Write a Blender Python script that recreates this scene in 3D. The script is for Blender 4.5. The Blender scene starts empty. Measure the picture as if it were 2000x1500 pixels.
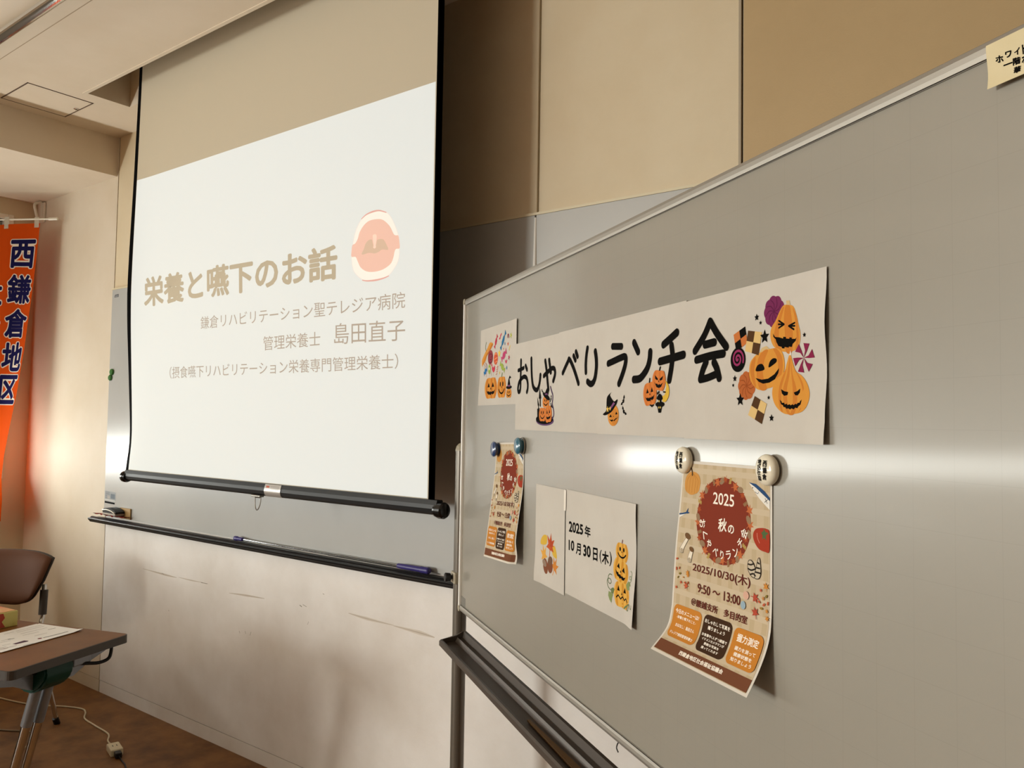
import bpy, bmesh, math, random
from mathutils import Vector, Matrix
from mathutils.geometry import tessellate_polygon
random.seed(7)
SC = bpy.context.scene
COL = SC.collection
PI = math.pi

# ------------------------------------------------------------------ camera
cd = bpy.data.cameras.new('camera'); cam = bpy.data.objects.new('camera', cd); COL.objects.link(cam)
cd.sensor_width = 36; cd.lens = 28.24; cd.clip_start = 0.02; cd.clip_end = 60
_r = Vector((0.7936019, 0.6082408, 0.0154635)); _u = Vector((0.0160028, -0.0462725, 0.9988007)); _b = -Vector((-0.6082269, 0.7924026, 0.0464555))
cam.matrix_world = Matrix(((_r.x, _u.x, _b.x, 0), (_r.y, _u.y, _b.y, -2.0844), (_r.z, _u.z, _b.z, 1.4429), (0, 0, 0, 1)))
SC.camera = cam

# ------------------------------------------------------------------ light
def lin(c):
    if isinstance(c, str): c = tuple(int(c[i:i+2], 16)/255 for i in (0, 2, 4))
    return tuple((v/12.92 if v <= .04045 else ((v+.055)/1.055)**2.4) for v in c)
W = bpy.data.worlds.new('world'); SC.world = W; W.use_nodes = True
W.node_tree.nodes['Background'].inputs[0].default_value = (.75, .85, 1, 1)
W.node_tree.nodes['Background'].inputs[1].default_value = 1.0
def area(name, loc, direction, sx, sy, power, color, spread=PI):
    l = bpy.data.lights.new(name, 'AREA'); l.shape = 'RECTANGLE'; l.size = sx; l.size_y = sy; l.energy = power
    l.color = color; l.spread = spread
    o = bpy.data.objects.new(name, l); COL.objects.link(o); o.location = loc
    o.rotation_euler = Vector(direction).to_track_quat('-Z', 'Y').to_euler(); return o
# daylight entering by the low open strip of the window in the left wall, under the lowered blinds
area('daylight_low_strip', (-5.385, -2.75, 1.18), (1, 0, .35), 5.1, .17, 66, (.97, .985, .92))
# daylight from the open window further back in the left wall
area('daylight_side_window', (-5.475, -6.8, 1.8), (1, .25, 0), 2.1, 1.3, 430, (.97, .98, .92))
# weak frontal fill added behind the viewer, at the far end of the room
area('fill_behind_viewer', (-1.5, -7.9, 1.5), (0, 1, 0), 4.5, 1.0, 14, (.97, .985, .92))
SC.view_settings.view_transform = 'Standard'; SC.view_settings.look = 'None'
SC.view_settings.exposure = 0.2; SC.view_settings.gamma = 1.0; SC.view_settings.use_curve_mapping = False
try: SC.cycles.use_denoising = True
except Exception: pass

# ------------------------------------------------------------------ materials
MATS = {}
def mat(name, col, rough=.5, metal=0., spec=.5, noise=None, bump=0., bscale=60., coat=0., coatr=.1, trans=0., emit=None, alpha=1., stretch=(1,1,1)):
    if name in MATS: return MATS[name]
    m = bpy.data.materials.new(name); m.use_nodes = True; nt = m.node_tree; b = nt.nodes['Principled BSDF']
    c = lin(col); b.inputs['Base Color'].default_value = (*c, 1); b.inputs['Roughness'].default_value = rough
    b.inputs['Metallic'].default_value = metal; b.inputs['Specular IOR Level'].default_value = spec
    b.inputs['Coat Weight'].default_value = coat; b.inputs['Coat Roughness'].default_value = coatr
    b.inputs['Transmission Weight'].default_value = trans
    if emit: b.inputs['Emission Color'].default_value = (*lin(emit[0]), 1); b.inputs['Emission Strength'].default_value = emit[1]
    if noise or bump:
        tc = nt.nodes.new('ShaderNodeTexCoord'); mp = nt.nodes.new('ShaderNodeMapping'); mp.inputs['Scale'].default_value = stretch
        nt.links.new(tc.outputs['Object'], mp.inputs[0])
    if noise:
        # noise = (second colour, scale, contrast lo, hi)
        n = nt.nodes.new('ShaderNodeTexNoise'); n.inputs['Scale'].default_value = noise[1]; n.inputs['Detail'].default_value = 6
        n.inputs['Roughness'].default_value = .6
        rp = nt.nodes.new('ShaderNodeValToRGB'); rp.color_ramp.elements[0].position = noise[2]; rp.color_ramp.elements[1].position = noise[3]
        rp.color_ramp.elements[0].color = (*c, 1); rp.color_ramp.elements[1].color = (*lin(noise[0]), 1)
        nt.links.new(mp.outputs[0], n.inputs['Vector']); nt.links.new(n.outputs['Fac'], rp.inputs[0]); nt.links.new(rp.outputs[0], b.inputs['Base Color'])
    if bump:
        n2 = nt.nodes.new('ShaderNodeTexNoise'); n2.inputs['Scale'].default_value = bscale; n2.inputs['Detail'].default_value = 4
        bp = nt.nodes.new('ShaderNodeBump'); bp.inputs['Strength'].default_value = bump; bp.inputs['Distance'].default_value = .002
        nt.links.new(mp.outputs[0], n2.inputs['Vector']); nt.links.new(n2.outputs['Fac'], bp.inputs['Height']); nt.links.new(bp.outputs[0], b.inputs['Normal'])
    MATS[name] = m; return m
def ink(col):
    return mat('ink_' + col, col, rough=.8, spec=.05)

M_dado = mat('dado_vinyl', 'F0ECE8', .5, spec=.3, noise=('DDD6CE', 2.6, .35, .75), bump=.15, bscale=120)
M_wallL = mat('wall_pale_vinyl', 'DDD1BF', .6, spec=.2, noise=('D2C3AC', 2.2, .3, .75), bump=.15, bscale=120)
M_wall = mat('wall_cream_vinyl', 'DCCDB0', .55, spec=.25, noise=('D5C3A3', 2.5, .35, .7), bump=.12, bscale=220)
M_wall2 = mat('wall_tan_vinyl', 'BFA57C', .5, spec=.3, noise=('B89E75', 2.5, .35, .7), bump=.12, bscale=220)
M_joint = mat('panel_joint_strip', 'A89A84', .4)
M_dark = mat('dark_gap', '2A241C', .9)
M_ceil = mat('ceiling_paint', 'E8DAC6', .75, spec=.3, noise=('E2D3BD', 3, .4, .7))
M_floor = mat('floor_brown_cork', '8A5F33', .55, spec=.3, noise=('5E3C1C', 7, .35, .72), bump=.25, bscale=90)
M_alu = mat('aluminium_satin', '9A948A', .42, metal=.55)
M_alu_dark = mat('aluminium_dark_bronze', '6E675E', .38, metal=.75)
M_alu_lit = mat('aluminium_lit_edge', 'F2F0EA', .35, metal=.1)  # near-white: the shine from the window strip is put into the colour
M_chrome = mat('chrome', 'D8D8D8', .08, metal=1.)
M_black = mat('black_satin_metal', '0B0B0D', .42, spec=.35)
M_blackmat = mat('black_cloth_border', '08080A', .8, spec=.1)
M_plastic_grey = mat('grey_corner_plastic', 'A39A86', .45)
M_pole = mat('pole_taupe_paint', '6B645A', .35, metal=.35)
M_tray = mat('tray_bronze_plastic', '4A4139', .4, metal=.2)
M_paper = mat('white_paper', 'BEB8AE', .8, spec=.2, noise=('B8B1A7', 9, .4, .7))
M_white = mat('white_plastic', 'E8E2D2', .25)
M_cream = mat('cream_plastic', 'D9CDAE', .4)

# ------------------------------------------------------------------ mesh helpers
WLOC = {}
def finish(name, bm, mats, parent=None, smooth=False, auto=None, origin=None):
    if not isinstance(mats, (list, tuple)): mats = [mats]
    bmesh.ops.recalc_face_normals(bm, faces=bm.faces) if auto != 'keep' else None
    if parent is not None: off = WLOC[parent.name]
    elif origin is not None: off = Vector(origin)
    else:
        lo = Vector((min(v.co.x for v in bm.verts), min(v.co.y for v in bm.verts), min(v.co.z for v in bm.verts)))
        hi = Vector((max(v.co.x for v in bm.verts), max(v.co.y for v in bm.verts), max(v.co.z for v in bm.verts)))
        off = Vector(((lo.x+hi.x)/2, (lo.y+hi.y)/2, lo.z))
    for v in bm.verts: v.co -= off
    me = bpy.data.meshes.new(name); bm.to_mesh(me); bm.free()
    for m in mats: me.materials.append(m)
    if smooth:
        for pl in me.polygons: pl.use_smooth = True
        if smooth != 'full':
            try: me.set_sharp_from_angle(angle=math.radians(38))
            except Exception: pass
    o = bpy.data.objects.new(name, me); COL.objects.link(o)
    if parent is not None: o.parent = parent; WLOC[o.name] = off.copy()
    else: o.location = off; WLOC[o.name] = off.copy()
    return o
def tag(o, label=None, cat=None, group=None, kind=None):
    if label: o['label'] = label
    if cat: o['category'] = cat
    if group: o['group'] = group
    if kind: o['kind'] = kind
    return o
def thing(name, loc, label, cat, group=None):
    o = bpy.data.objects.new(name, None); COL.objects.link(o); o.location = loc; o.empty_display_size = .1
    WLOC[o.name] = Vector(loc); return tag(o, label, cat, group)
def box(bm, x0, x1, y0, y1, z0, z1, bev=0., seg=2, F=None, mi=0):
    vs = [bm.verts.new((x, y, z)) for x in (x0, x1) for y in (y0, y1) for z in (z0, z1)]
    fs = [bm.faces.new([vs[i] for i in q]) for q in ((0,1,3,2),(4,6,7,5),(0,4,5,1),(2,3,7,6),(0,2,6,4),(1,5,7,3))]
    for f in fs: f.material_index = mi
    if bev:
        es = list({e for f in fs for e in f.edges})
        r = bmesh.ops.bevel(bm, geom=es, offset=bev, segments=seg, affect='EDGES', profile=.5)
        vs = list({v for v in r['verts']} | {v for v in vs if v.is_valid})
    if F:
        for v in vs: v.co = F(v.co)
    return vs
def frame_of(d):
    d = d.normalized(); a = Vector((0, 0, 1)) if abs(d.z) < .9 else Vector((1, 0, 0))
    x = d.cross(a).normalized(); return x, x.cross(d).normalized()
def tube(bm, pts, r, n=12, caps=True, closed=False, mi=0):
    pts = [Vector(p) for p in pts]; rings = []
    m = len(pts); X = None
    for i, p in enumerate(pts):
        if closed: d = pts[(i+1) % m] - pts[i-1]
        else: d = pts[min(i+1, m-1)] - pts[max(i-1, 0)]
        d.normalize()
        if X is None: X, Y = frame_of(d)
        else:
            X = (X - d*X.dot(d)).normalized(); Y = d.cross(X)
        rr = r[i] if isinstance(r, (list, tuple)) else r
        Y = d.cross(X)
        rings.append([bm.verts.new(p + (X*math.cos(2*PI*k/n) + Y*math.sin(2*PI*k/n))*rr) for k in range(n)])
    for i in range(m if closed else m-1):
        a, b = rings[i], rings[(i+1) % m]
        for k in range(n): bm.faces.new((a[k], a[(k+1) % n], b[(k+1) % n], b[k])).material_index = mi
    if caps and not closed:
        bm.faces.new(rings[0]).material_index = mi; bm.faces.new(rings[-1]).material_index = mi
def smooth_pts(pts, n=6, closed=False):
    pts = [Vector(p) for p in pts]; out = []; m = len(pts)
    if m < 3: return pts
    for i in range(m if closed else m-1):
        g = lambda k: pts[k % m] if closed else pts[max(0, min(m-1, k))]
        a, b, c, d = g(i-1), g(i), g(i+1), g(i+2)
        for j in range(n):
            t = j/n
            out.append(.5*((2*b) + (c-a)*t + (2*a-5*b+4*c-d)*t*t + (3*b-a-3*c+d)*t*t*t))
    if not closed: out.append(pts[-1])
    return out
def lathe(bm, prof, base, axis, n=24, mi=0):
    # prof: list of (distance along axis, radius)
    base = Vector(base); axis = Vector(axis).normalized(); X, Y = frame_of(axis); prev = None
    for (h, r) in prof:
        if r < 1e-6: ring = [bm.verts.new(base + axis*h)]
        else: ring = [bm.verts.new(base + axis*h + (X*math.cos(2*PI*k/n) + Y*math.sin(2*PI*k/n))*r) for k in range(n)]
        if prev:
            for k in range(n):
                if len(prev) == 1 and len(ring) == 1: break
                if len(prev) == 1: f = bm.faces.new((prev[0], ring[k], ring[(k+1) % n]))
                elif len(ring) == 1: f = bm.faces.new((prev[k], prev[(k+1) % n], ring[0]))
                else: f = bm.faces.new((prev[k], prev[(k+1) % n], ring[(k+1) % n], ring[k]))
                f.material_index = mi
        prev = ring
def extrude_profile(bm, prof, A, B, ex, ey, mi=0):
    # closed profile of (a, b) points swept from A to B; ex, ey span the profile plane
    A, B = Vector(A), Vector(B); ra = [bm.verts.new(A + ex*a + ey*b) for a, b in prof]; rb = [bm.verts.new(B + ex*a + ey*b) for a, b in prof]
    n = len(prof)
    for k in range(n): bm.faces.new((ra[k], ra[(k+1) % n], rb[(k+1) % n], rb[k])).material_index = mi
    bm.faces.new(ra).material_index = mi; bm.faces.new(rb[::-1]).material_index = mi

# ------------------------------------------------------------------ printing on sheets (ink laid on a paper's own surface)
def v2(p): return Vector((p[0], p[1]))
def glyphs(string, bold=0.):
    c = bpy.data.curves.new('t', 'FONT'); c.body = string; c.resolution_u = 3
    o = bpy.data.objects.new('t', c); COL.objects.link(o); m = o.to_mesh()
    vs = [(v.co.x, v.co.y) for v in m.vertices]; fs = [tuple(p.vertices) for p in m.polygons]
    o.to_mesh_clear(); bpy.data.objects.remove(o); bpy.data.curves.remove(c)
    if not bold: return [(vs, fs)]
    # heavier weight: the same letterforms laid again around themselves
    n = 8 if bold < .05 else 14
    return [(vs, fs)] + [([(x+bold*math.cos(2*PI*k/n), y+bold*math.sin(2*PI*k/n)) for x, y in vs], fs) for k in range(n)]
class Print:
    def __init__(s, surf, step=None, ydown=False): s.surf = surf; s.step = step; s.items = []; s.k = 0; s.yd = ydown
    def add(s, col, vs, fs): s.k += 1; s.items.append((col, vs, fs, s.k))
    def poly(s, col, pts, sm=False, n=5):
        pts = [v2(p) for p in pts]
        if sm: pts = smooth_pts(pts, n, True)
        tr = tessellate_polygon([[Vector((p.x, p.y, 0)) for p in pts]])
        s.add(col, [(p.x, p.y) for p in pts], [tuple(t) for t in tr])
    def line(s, col, w, pts, sm=True, closed=False, taper=0):
        pts = [v2(p) for p in pts]
        if sm: pts = smooth_pts(pts, 6, closed)
        m = len(pts); vs = []; fs = []; nn = []
        for i in range(m):
            d = (pts[(i+1) % m] - pts[i-1]) if closed else (pts[min(i+1, m-1)] - pts[max(i-1, 0)])
            d = d.normalized() if d.length > 1e-9 else Vector((1, 0)); nn.append(Vector((-d.y, d.x)))
        for i in range(m):
            h = w/2*(1 - taper*abs(2*i/(m-1)-1)) if m > 1 else w/2
            vs += [tuple(pts[i] + nn[i]*h), tuple(pts[i] - nn[i]*h)]
        for i in range(m if closed else m-1): j = (i+1) % m; fs.append((2*i, 2*i+1, 2*j+1, 2*j))
        if not closed and w > .8 and not taper:
            for i, sg in ((0, -1), (m-1, 1)):
                a0 = math.atan2(nn[i].y, nn[i].x); c0 = len(vs); vs.append(tuple(pts[i]))
                for k in range(9):
                    a = a0 - sg*PI*k/8; vs.append((pts[i].x + math.cos(a)*w/2, pts[i].y + math.sin(a)*w/2))
                fs += [(c0, c0+1+k, c0+2+k) for k in range(8)]
        s.add(col, vs, fs)
    def ell(s, col, c, rx, ry=None, rot=0, n=28):
        ry = ry or rx; ca, sa = math.cos(rot), math.sin(rot)
        s.add(col, [(c[0]+rx*math.cos(2*PI*k/n)*ca-ry*math.sin(2*PI*k/n)*sa, c[1]+rx*math.cos(2*PI*k/n)*sa+ry*math.sin(2*PI*k/n)*ca) for k in range(n)], [tuple(range(n))])
    def star(s, col, c, r, n=5, inner=.42, rot=0):
        pts = [(c[0]+(r if k % 2 == 0 else r*inner)*math.sin(rot+PI*k/n), c[1]+(r if k % 2 == 0 else r*inner)*math.cos(rot+PI*k/n)) for k in range(2*n)]
        s.poly(col, pts)
    def leaf(s, col, c, r, rot=0):
        # five-lobed maple leaf
        pts = []
        for a, l in ((0, 1), (.42, .45), (.8, .95), (1.35, .4), (1.9, .75), (2.5, .3), (3.0, .3)): pts.append((a, l*r))
        full = [(math.sin(a+rot)*l+c[0], math.cos(a+rot)*l+c[1]) for a, l in pts] + [(math.sin(-a+rot)*l+c[0], math.cos(-a+rot)*l+c[1]) for a, l in pts[:0:-1]]
        s.poly(col, full); s.line(col, r*.1, [c, (c[0]-math.sin(rot)*r*.8, c[1]-math.cos(rot)*r*.8)], sm=False)
    def text(s, col, string, q, bold=0.):
        # q: top-left, top-right, bottom-right, bottom-left of the ink
        gl = glyphs(string, bold); vs = [v for g in gl for v in g[0]]
        x0, x1 = min(v[0] for v in vs), max(v[0] for v in vs); y0, y1 = min(v[1] for v in vs), max(v[1] for v in vs)
        tl, tr, br, bl = [v2(p) for p in q]
        for vs, fs in gl:
            out = []
            for x, y in vs:
                a, b = (x-x0)/(x1-x0), (y-y0)/(y1-y0)
                P = (bl*(1-a)+br*a)*(1-b) + (tl*(1-a)+tr*a)*b; out.append((P.x, P.y))
            s.k -= .85; s.add(col, out, fs)
        s.k = math.ceil(s.k)
    def textc(s, col, string, c, w, h, rot=0, bold=0.):
        ca, sa = math.cos(rot), math.sin(rot); yy = -1 if s.yd else 1
        f = lambda x, y: (c[0]+x*ca-y*sa, c[1]+(x*sa+y*ca)*yy)
        s.text(col, string, [f(-w/2, h/2), f(w/2, h/2), f(w/2, -h/2), f(-w/2, -h/2)], bold)
    def part(s, name, parent, matf=ink):
        # close what has been drawn so far as one part and go on above it
        o = s.build(name, parent, matf); s.items = []; s.k += 12; return o
    def build(s, name, parent, matf=ink):
        cols = []; bm = bmesh.new()
        for col, vs, fs, k in s.items:
            if col not in cols: cols.append(col)
            b2 = bmesh.new(); vv = [b2.verts.new((x, y, 0)) for x, y in vs]
            for f in fs:
                try: b2.faces.new([vv[i] for i in f])
                except ValueError: pass
            if s.step:
                # cut along the grid of the sheet below, so the ink follows every bend of it
                dx, dy, gx, gy = s.step
                for ax, d, g0 in ((0, dx, gx), (1, dy, gy)):
                    lo = min(v.co[ax] for v in b2.verts); hi = max(v.co[ax] for v in b2.verts)
                    y = g0 + math.ceil((lo-g0)/d)*d
                    while y < hi:
                        if y > lo: bmesh.ops.bisect_plane(b2, geom=b2.verts[:]+b2.edges[:]+b2.faces[:], plane_co=(y if ax == 0 else 0, y if ax else 0, 0), plane_no=(1-ax, ax, 0))
                        y += d
            mp = {}
            for v in b2.verts: mp[v] = bm.verts.new(s.surf(v.co.x, v.co.y, k*.000007+.00012))
            for f in b2.faces:
                try: nf = bm.faces.new([mp[v] for v in f.verts]); nf.material_index = cols.index(col)
                except ValueError: pass
            b2.free()
        return finish(name, bm, [matf(c) for c in cols], parent, auto='keep')
def sheet(name, surf, x0, x1, y0, y1, nx, ny, m, parent=None, edge=None):
    bm = bmesh.new(); g = [[bm.verts.new(surf(x0+(x1-x0)*i/nx, y0+(y1-y0)*j/ny, 0)) for j in range(ny+1)] for i in range(nx+1)]
    for i in range(nx):
        for j in range(ny): bm.faces.new((g[i][j], g[i+1][j], g[i+1][j+1], g[i][j+1]))
    return finish(name, bm, m, parent, smooth='full', auto='keep')

# jack-o'-lantern ink drawing; centre, half sizes in mm
def pumpkin(P, c, rx, ry, face='tri', rot=0, base='C98A3C', rib='B9702C', stem='5C4632', ink_='0C0907'):
    ca, sa = math.cos(rot), math.sin(rot); T = lambda x, y: (c[0]+x*rx*ca-y*ry*sa, c[1]+x*rx*sa+y*ry*ca)
    if stem: P.line(stem, rx*.16, [T(0, .9), T(.05, 1.12), T(.1, 1.3)])
    P.poly(base, [T(x, y) for x, y in ((0,.95),(.35,1),(.75,.85),(1,.3),(1,-.3),(.75,-.88),(.35,-1),(0,-.95),(-.35,-1),(-.75,-.88),(-1,-.3),(-1,.3),(-.75,.85),(-.35,1))], sm=True)
    for o in (-.55, .12, .66):
        P.poly(rib, [T(o-.13, .85), T(o+.1, .88), T(o*1.25+.14, 0), T(o+.1, -.9), T(o-.12, -.88), T(o*1.25-.14, 0)], sm=True, n=3)
    if face == 'tri':
        P.poly(ink_, [T(-.55,.1),T(-.15,.1),T(-.35,.55)]); P.poly(ink_, [T(.15,.1),T(.55,.1),T(.35,.55)]); P.poly(ink_, [T(-.08,-.12),T(.1,-.12),T(0,.1)])
        P.poly(ink_, [T(-.7,-.2),T(-.45,-.32),T(-.3,-.25),T(-.2,-.38),T(0,-.3),T(.15,-.38),T(.3,-.28),T(.45,-.32),T(.7,-.15),T(.55,-.52),T(.3,-.62),T(.15,-.52),T(0,-.68),T(-.15,-.6),T(-.35,-.62),T(-.55,-.48)])
    elif face == 'smile':
        P.ell(ink_, T(-.3,.3), rx*.13, ry*.24); P.ell(ink_, T(.3,.3), rx*.13, ry*.24); P.poly(ink_, [T(-.08,-.05),T(.08,-.05),T(0,.18)])
        P.line(ink_, rx*.13, [T(-.62,-.2),T(-.35,-.48),T(0,-.58),T(.35,-.48),T(.62,-.2)])
    elif face == 'evil':
        P.poly(ink_, [T(-.65,.5),T(-.12,.15),T(-.2,-.02),T(-.55,.1)]); P.poly(ink_, [T(.65,.5),T(.12,.15),T(.2,-.02),T(.55,.1)]); P.poly(ink_, [T(-.07,-.15),T(.09,-.15),T(0,.08)])
        P.poly(ink_, [T(-.68,-.2),T(-.4,-.38),T(-.25,-.3),T(-.05,-.45),T(.1,-.35),T(.3,-.4),T(.66,-.15),T(.45,-.6),T(.1,-.75),T(-.3,-.68)])
    elif face == 'sad':
        P.poly(ink_, [T(-.6,.25),T(-.25,.25),T(-.42,.7)]); P.poly(ink_, [T(.2,.25),T(.55,.25),T(.4,.7)]); P.poly(ink_, [T(-.07,0),T(.08,0),T(0,.25)])
        P.line(ink_, rx*.1, [T(-.68,-.32),T(-.45,-.1),T(-.15,-.34),T(.1,-.1),T(.35,-.32),T(.55,-.12),T(.72,-.36)], sm=False)
def witch_hat(P, c, w, h, lean=.2, band='6A4468', ink_='0C0907'):
    P.poly(ink_, [(c[0]-w*.34,c[1]),(c[0]-w*.12,c[1]+h*.7),(c[0]+w*lean*.6,c[1]+h),(c[0]+w*(lean+.25),c[1]+h*.82),(c[0]+w*.08,c[1]+h*.72),(c[0]+w*.32,c[1])])
    P.ell(ink_, c, w*.56, h*.16); P.poly(band, [(c[0]-w*.3,c[1]+h*.05),(c[0]-w*.25,c[1]+h*.2),(c[0]+w*.22,c[1]+h*.2),(c[0]+w*.3,c[1]+h*.05)])
def bat(P, c, r, rot=0, col='0C0907'):
    ca, sa = math.cos(rot), math.sin(rot)
    P.poly(col, [(c[0]+(x*ca-y*sa)*r, c[1]+(x*sa+y*ca)*r) for x, y in ((-1,.3),(-.7,-.15),(-.45,0),(-.25,-.25),(0,-.35),(.25,-.25),(.45,0),(.7,-.15),(1,.3),(.55,.3),(.2,.05),(.12,.3),(0,.18),(-.12,.3),(-.2,.05),(-.55,.3))])
def candy(P, c, l, h, rot, col):
    ca, sa = math.cos(rot), math.sin(rot); T = lambda x, y: (c[0]+x*l*ca-y*h*sa, c[1]+x*l*sa+y*h*ca)
    P.poly(col, [T(-1,-.6),T(-1.05,.6),T(-.6,.15),T(-.3,.55),T(.3,.55),T(.6,.15),T(1.05,.6),T(1,-.6),T(.6,-.15),T(.3,-.55),T(-.3,-.55),T(-.6,-.15)])

# ================================================================== THE ROOM
XL, XR, YB, ZC = -5.29, 3.0, -8.2, 2.937
def struct(name, bm, m, **k): return tag(finish(name, bm, m, origin=(0, 0, 0), **k), kind='structure')
bm = bmesh.new(); box(bm, XL-.4, XR+.2, YB-.2, .15, -.12, 0); struct('floor', bm, M_floor)

# front wall: vinyl faced panels on a dark backing, with open joints between them
bm = bmesh.new(); g = .0035
box(bm, XL-.3, XR+.2, .02, .16, 0, 3.4, mi=1)
SM_ = [-4.287, -3.40, -1.506, -.824, 1.0]
xs = [XL-.2] + SM_ + [XR+.1]
box(bm, XL-.2, -4.287-g, 0, .022, .0635, 3.3, mi=4)                      # full height strip at the left
box(bm, XL-.2, -4.287-g, 0, .022, 0, .0605, mi=4)
box(bm, -4.287+g, XR+.1, 0, .022, .0635, .93, mi=5)                      # dado under the whiteboard
box(bm, -4.287+g, XR+.1, .001, .022, 0, .0605, mi=5)
box(bm, -4.287+g, XR+.1, .004, .022, .93, 2.1)
for i in range(1, len(xs)-1):
    box(bm, xs[i]+g, xs[i+1]-g, 0, .022, 2.1+.004, 3.3, bev=.0015, seg=1, mi=3 if xs[i] > -1 else 0)
box(bm, -.824-.008, -.824-.001, -.003, .02, 2.12, 3.3, mi=2)       # joint cover strip
wf = struct('wall_front', bm, [M_wall, M_dark, M_joint, M_wall2, M_wallL, M_dado])
# scuffs left on the dado by chair backs and tables
P = Print(lambda x, z, l=0: Vector((x/1000, -.0003-l, z/1000)))
for q, w in (([(-3885.9,685.7),(-3676.5,682.0),(-3576.8,681.6)], 3), ([(-3560.8,685.4),(-3449.0,685.3),(-3356.5,688.2)], 2), ([(-3149.9,670.1),(-3025.4,677.3),(-2893.0,683.0)], 3), ([(-2366.3,704.4),(-2262.2,700.0),(-2123.6,698.7)], 4), ([(-2123.6,697.4),(-1992.6,694.3),(-1920.9,690.5)], 5)): P.line('D6CDC2', w*3.2, q, taper=.8); P.line('BFB3A4', w, q, taper=.7)
for q, w in (([(-3371.7,686.2),(-3318.7,687.4)], 4), ([(-2660.1,690.7),(-2645.6,686.1)], 5), ([(-2640.1,695.9),(-2616.4,690.5)], 3), ([(-2607.6,621.2),(-2601.2,634.8)], 2), ([(-3064.9,519.8),(-3060.3,510.2)], 3), ([(-3023.0,526.9),(-3018.3,515.8)], 3), ([(-2980.1,530.2),(-2987.2,513.3)], 3), ([(-3639.0,522.1),(-3635.3,515.7)], 3), ([(-2519.2,755.9),(-2510.2,754.3)], 3), ([(-3710.7,686.6),(-3690.1,683.0)], 3)): P.line('8A7F72', w, q, taper=.4)
P.build('scuff_marks', wf)

# left wall with the long window recess
bm = bmesh.new()
WY0, WY1, WZ0, WZ1 = -5.35, -.16, 1.09, 2.60
box(bm, XL-.26, XL, YB, .02, 0, WZ0); box(bm, XL-.26, XL, YB, .02, WZ1, 3.4)
box(bm, XL-.26, XL, YB, -8.0, WZ0, WZ1); box(bm, XL-.26, XL, -5.65, WY0, WZ0, WZ1); box(bm, XL-.26, XL, WY1, .02, WZ0, WZ1)
struct('wall_left', bm, M_wall)
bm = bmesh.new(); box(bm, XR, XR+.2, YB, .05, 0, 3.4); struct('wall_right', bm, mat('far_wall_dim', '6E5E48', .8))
bm = bmesh.new(); box(bm, XL-.2, XR+.2, YB-.2, YB, 0, 3.4); struct('wall_back', bm, mat('curtain_brown', '4A3A2A', .9))

# window in the left wall: casing, sashes and panes
M_glass = mat('window_glass', 'E8F0EE', .02, trans=1.0)
w1 = bpy.data.objects.new('window_1', None); COL.objects.link(w1); w1.location = (XL, (WY0+WY1)/2, WZ0); WLOC['window_1'] = Vector(w1.location); w1['kind'] = 'structure'
bm = bmesh.new(); c_ = .03
for y0, y1, z0, z1 in ((WY0-c_, WY0, WZ0, WZ1+c_), (WY1, WY1+c_, WZ0, WZ1+c_), (WY0, WY1, WZ1, WZ1+c_), (WY0-c_, WY1+c_, WZ0-.03, WZ0)):
    box(bm, XL-.10, XL+.012, y0, y1, z0, z1, bev=.003, seg=1)
finish('window_casing', bm, M_white, w1)
n_ = 6; step = (WY1-WY0)/n_
for i in range(n_):
    bm = bmesh.new(); a, b = WY0+step*i, WY0+step*(i+1)
    for y0, y1, z0, z1 in ((a, a+.03, WZ0, WZ1), (b-.03, b, WZ0, WZ1), (a, b, WZ0, WZ0+.012), (a, b, WZ1-.03, WZ1)):
        box(bm, XL-.25, XL-.215, y0, y1, z0, z1)
    o = finish('sash', bm, M_alu, w1)
    bm = bmesh.new(); box(bm, XL-.236, XL-.230, a+.03, b-.03, WZ0+.012, WZ1-.03); finish('pane', bm, M_glass, o)
# grey roller blind lowered to just above the sill
t = thing('roller_blind', (XL-.11, (WY0+WY1)/2, 1.27), 'grey roller blind behind the orange banner, lowered almost to the window sill', 'blind')
bm = bmesh.new(); box(bm, XL-.113, XL-.111, WY0+.01, WY1-.01, 1.28, WZ1-.03); finish('blind_fabric', bm, mat('blind_grey', '8E8A82', .9), t)
bm = bmesh.new(); box(bm, XL-.118, XL-.106, WY0+.01, WY1-.01, 1.268, 1.285, bev=.003, seg=1); finish('bottom_rail', bm, M_alu, t)
bm = bmesh.new(); tube(bm, [(XL-.10, WY0+.01, WZ1-.028), (XL-.10, WY1-.01, WZ1-.028)], .022); finish('roller', bm, M_white, t)

# ceiling: upper field with the long slot for the screen, lower strip along the windows
SX0, SX1, SY0, SY1 = -3.82, 1.2, -.387, -.186
bm = bmesh.new(); BX = -4.30
box(bm, BX, XR+.1, YB, SY0, ZC, ZC+.5); box(bm, BX, SX0, SY0, .02, ZC, ZC+.5); box(bm, SX1, XR+.1, SY0, .02, ZC, ZC+.5)
box(bm, SX0, SX1, SY1, .02, ZC, ZC+.5); box(bm, SX0, SX1, SY0, SY1, ZC+.36, ZC+.5)
box(bm, XL-.2, BX, YB, .02, 2.727, ZC+.5)
struct('ceiling', bm, M_ceil)
# thin raised lip along the slot
bm = bmesh.new()
box(bm, SX0-.014, SX1, SY0-.016, SY0, ZC-.003, ZC+.01)
struct('trim_1', bm, M_ceil)
# fine joint line in the ceiling boards beside the rail
bm = bmesh.new(); box(bm, BX+.01, XR, -.776, -.773, ZC-.0008, ZC+.002); struct('trim_2', bm, mat('ceiling_joint', 'BAA68C', .9))

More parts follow.
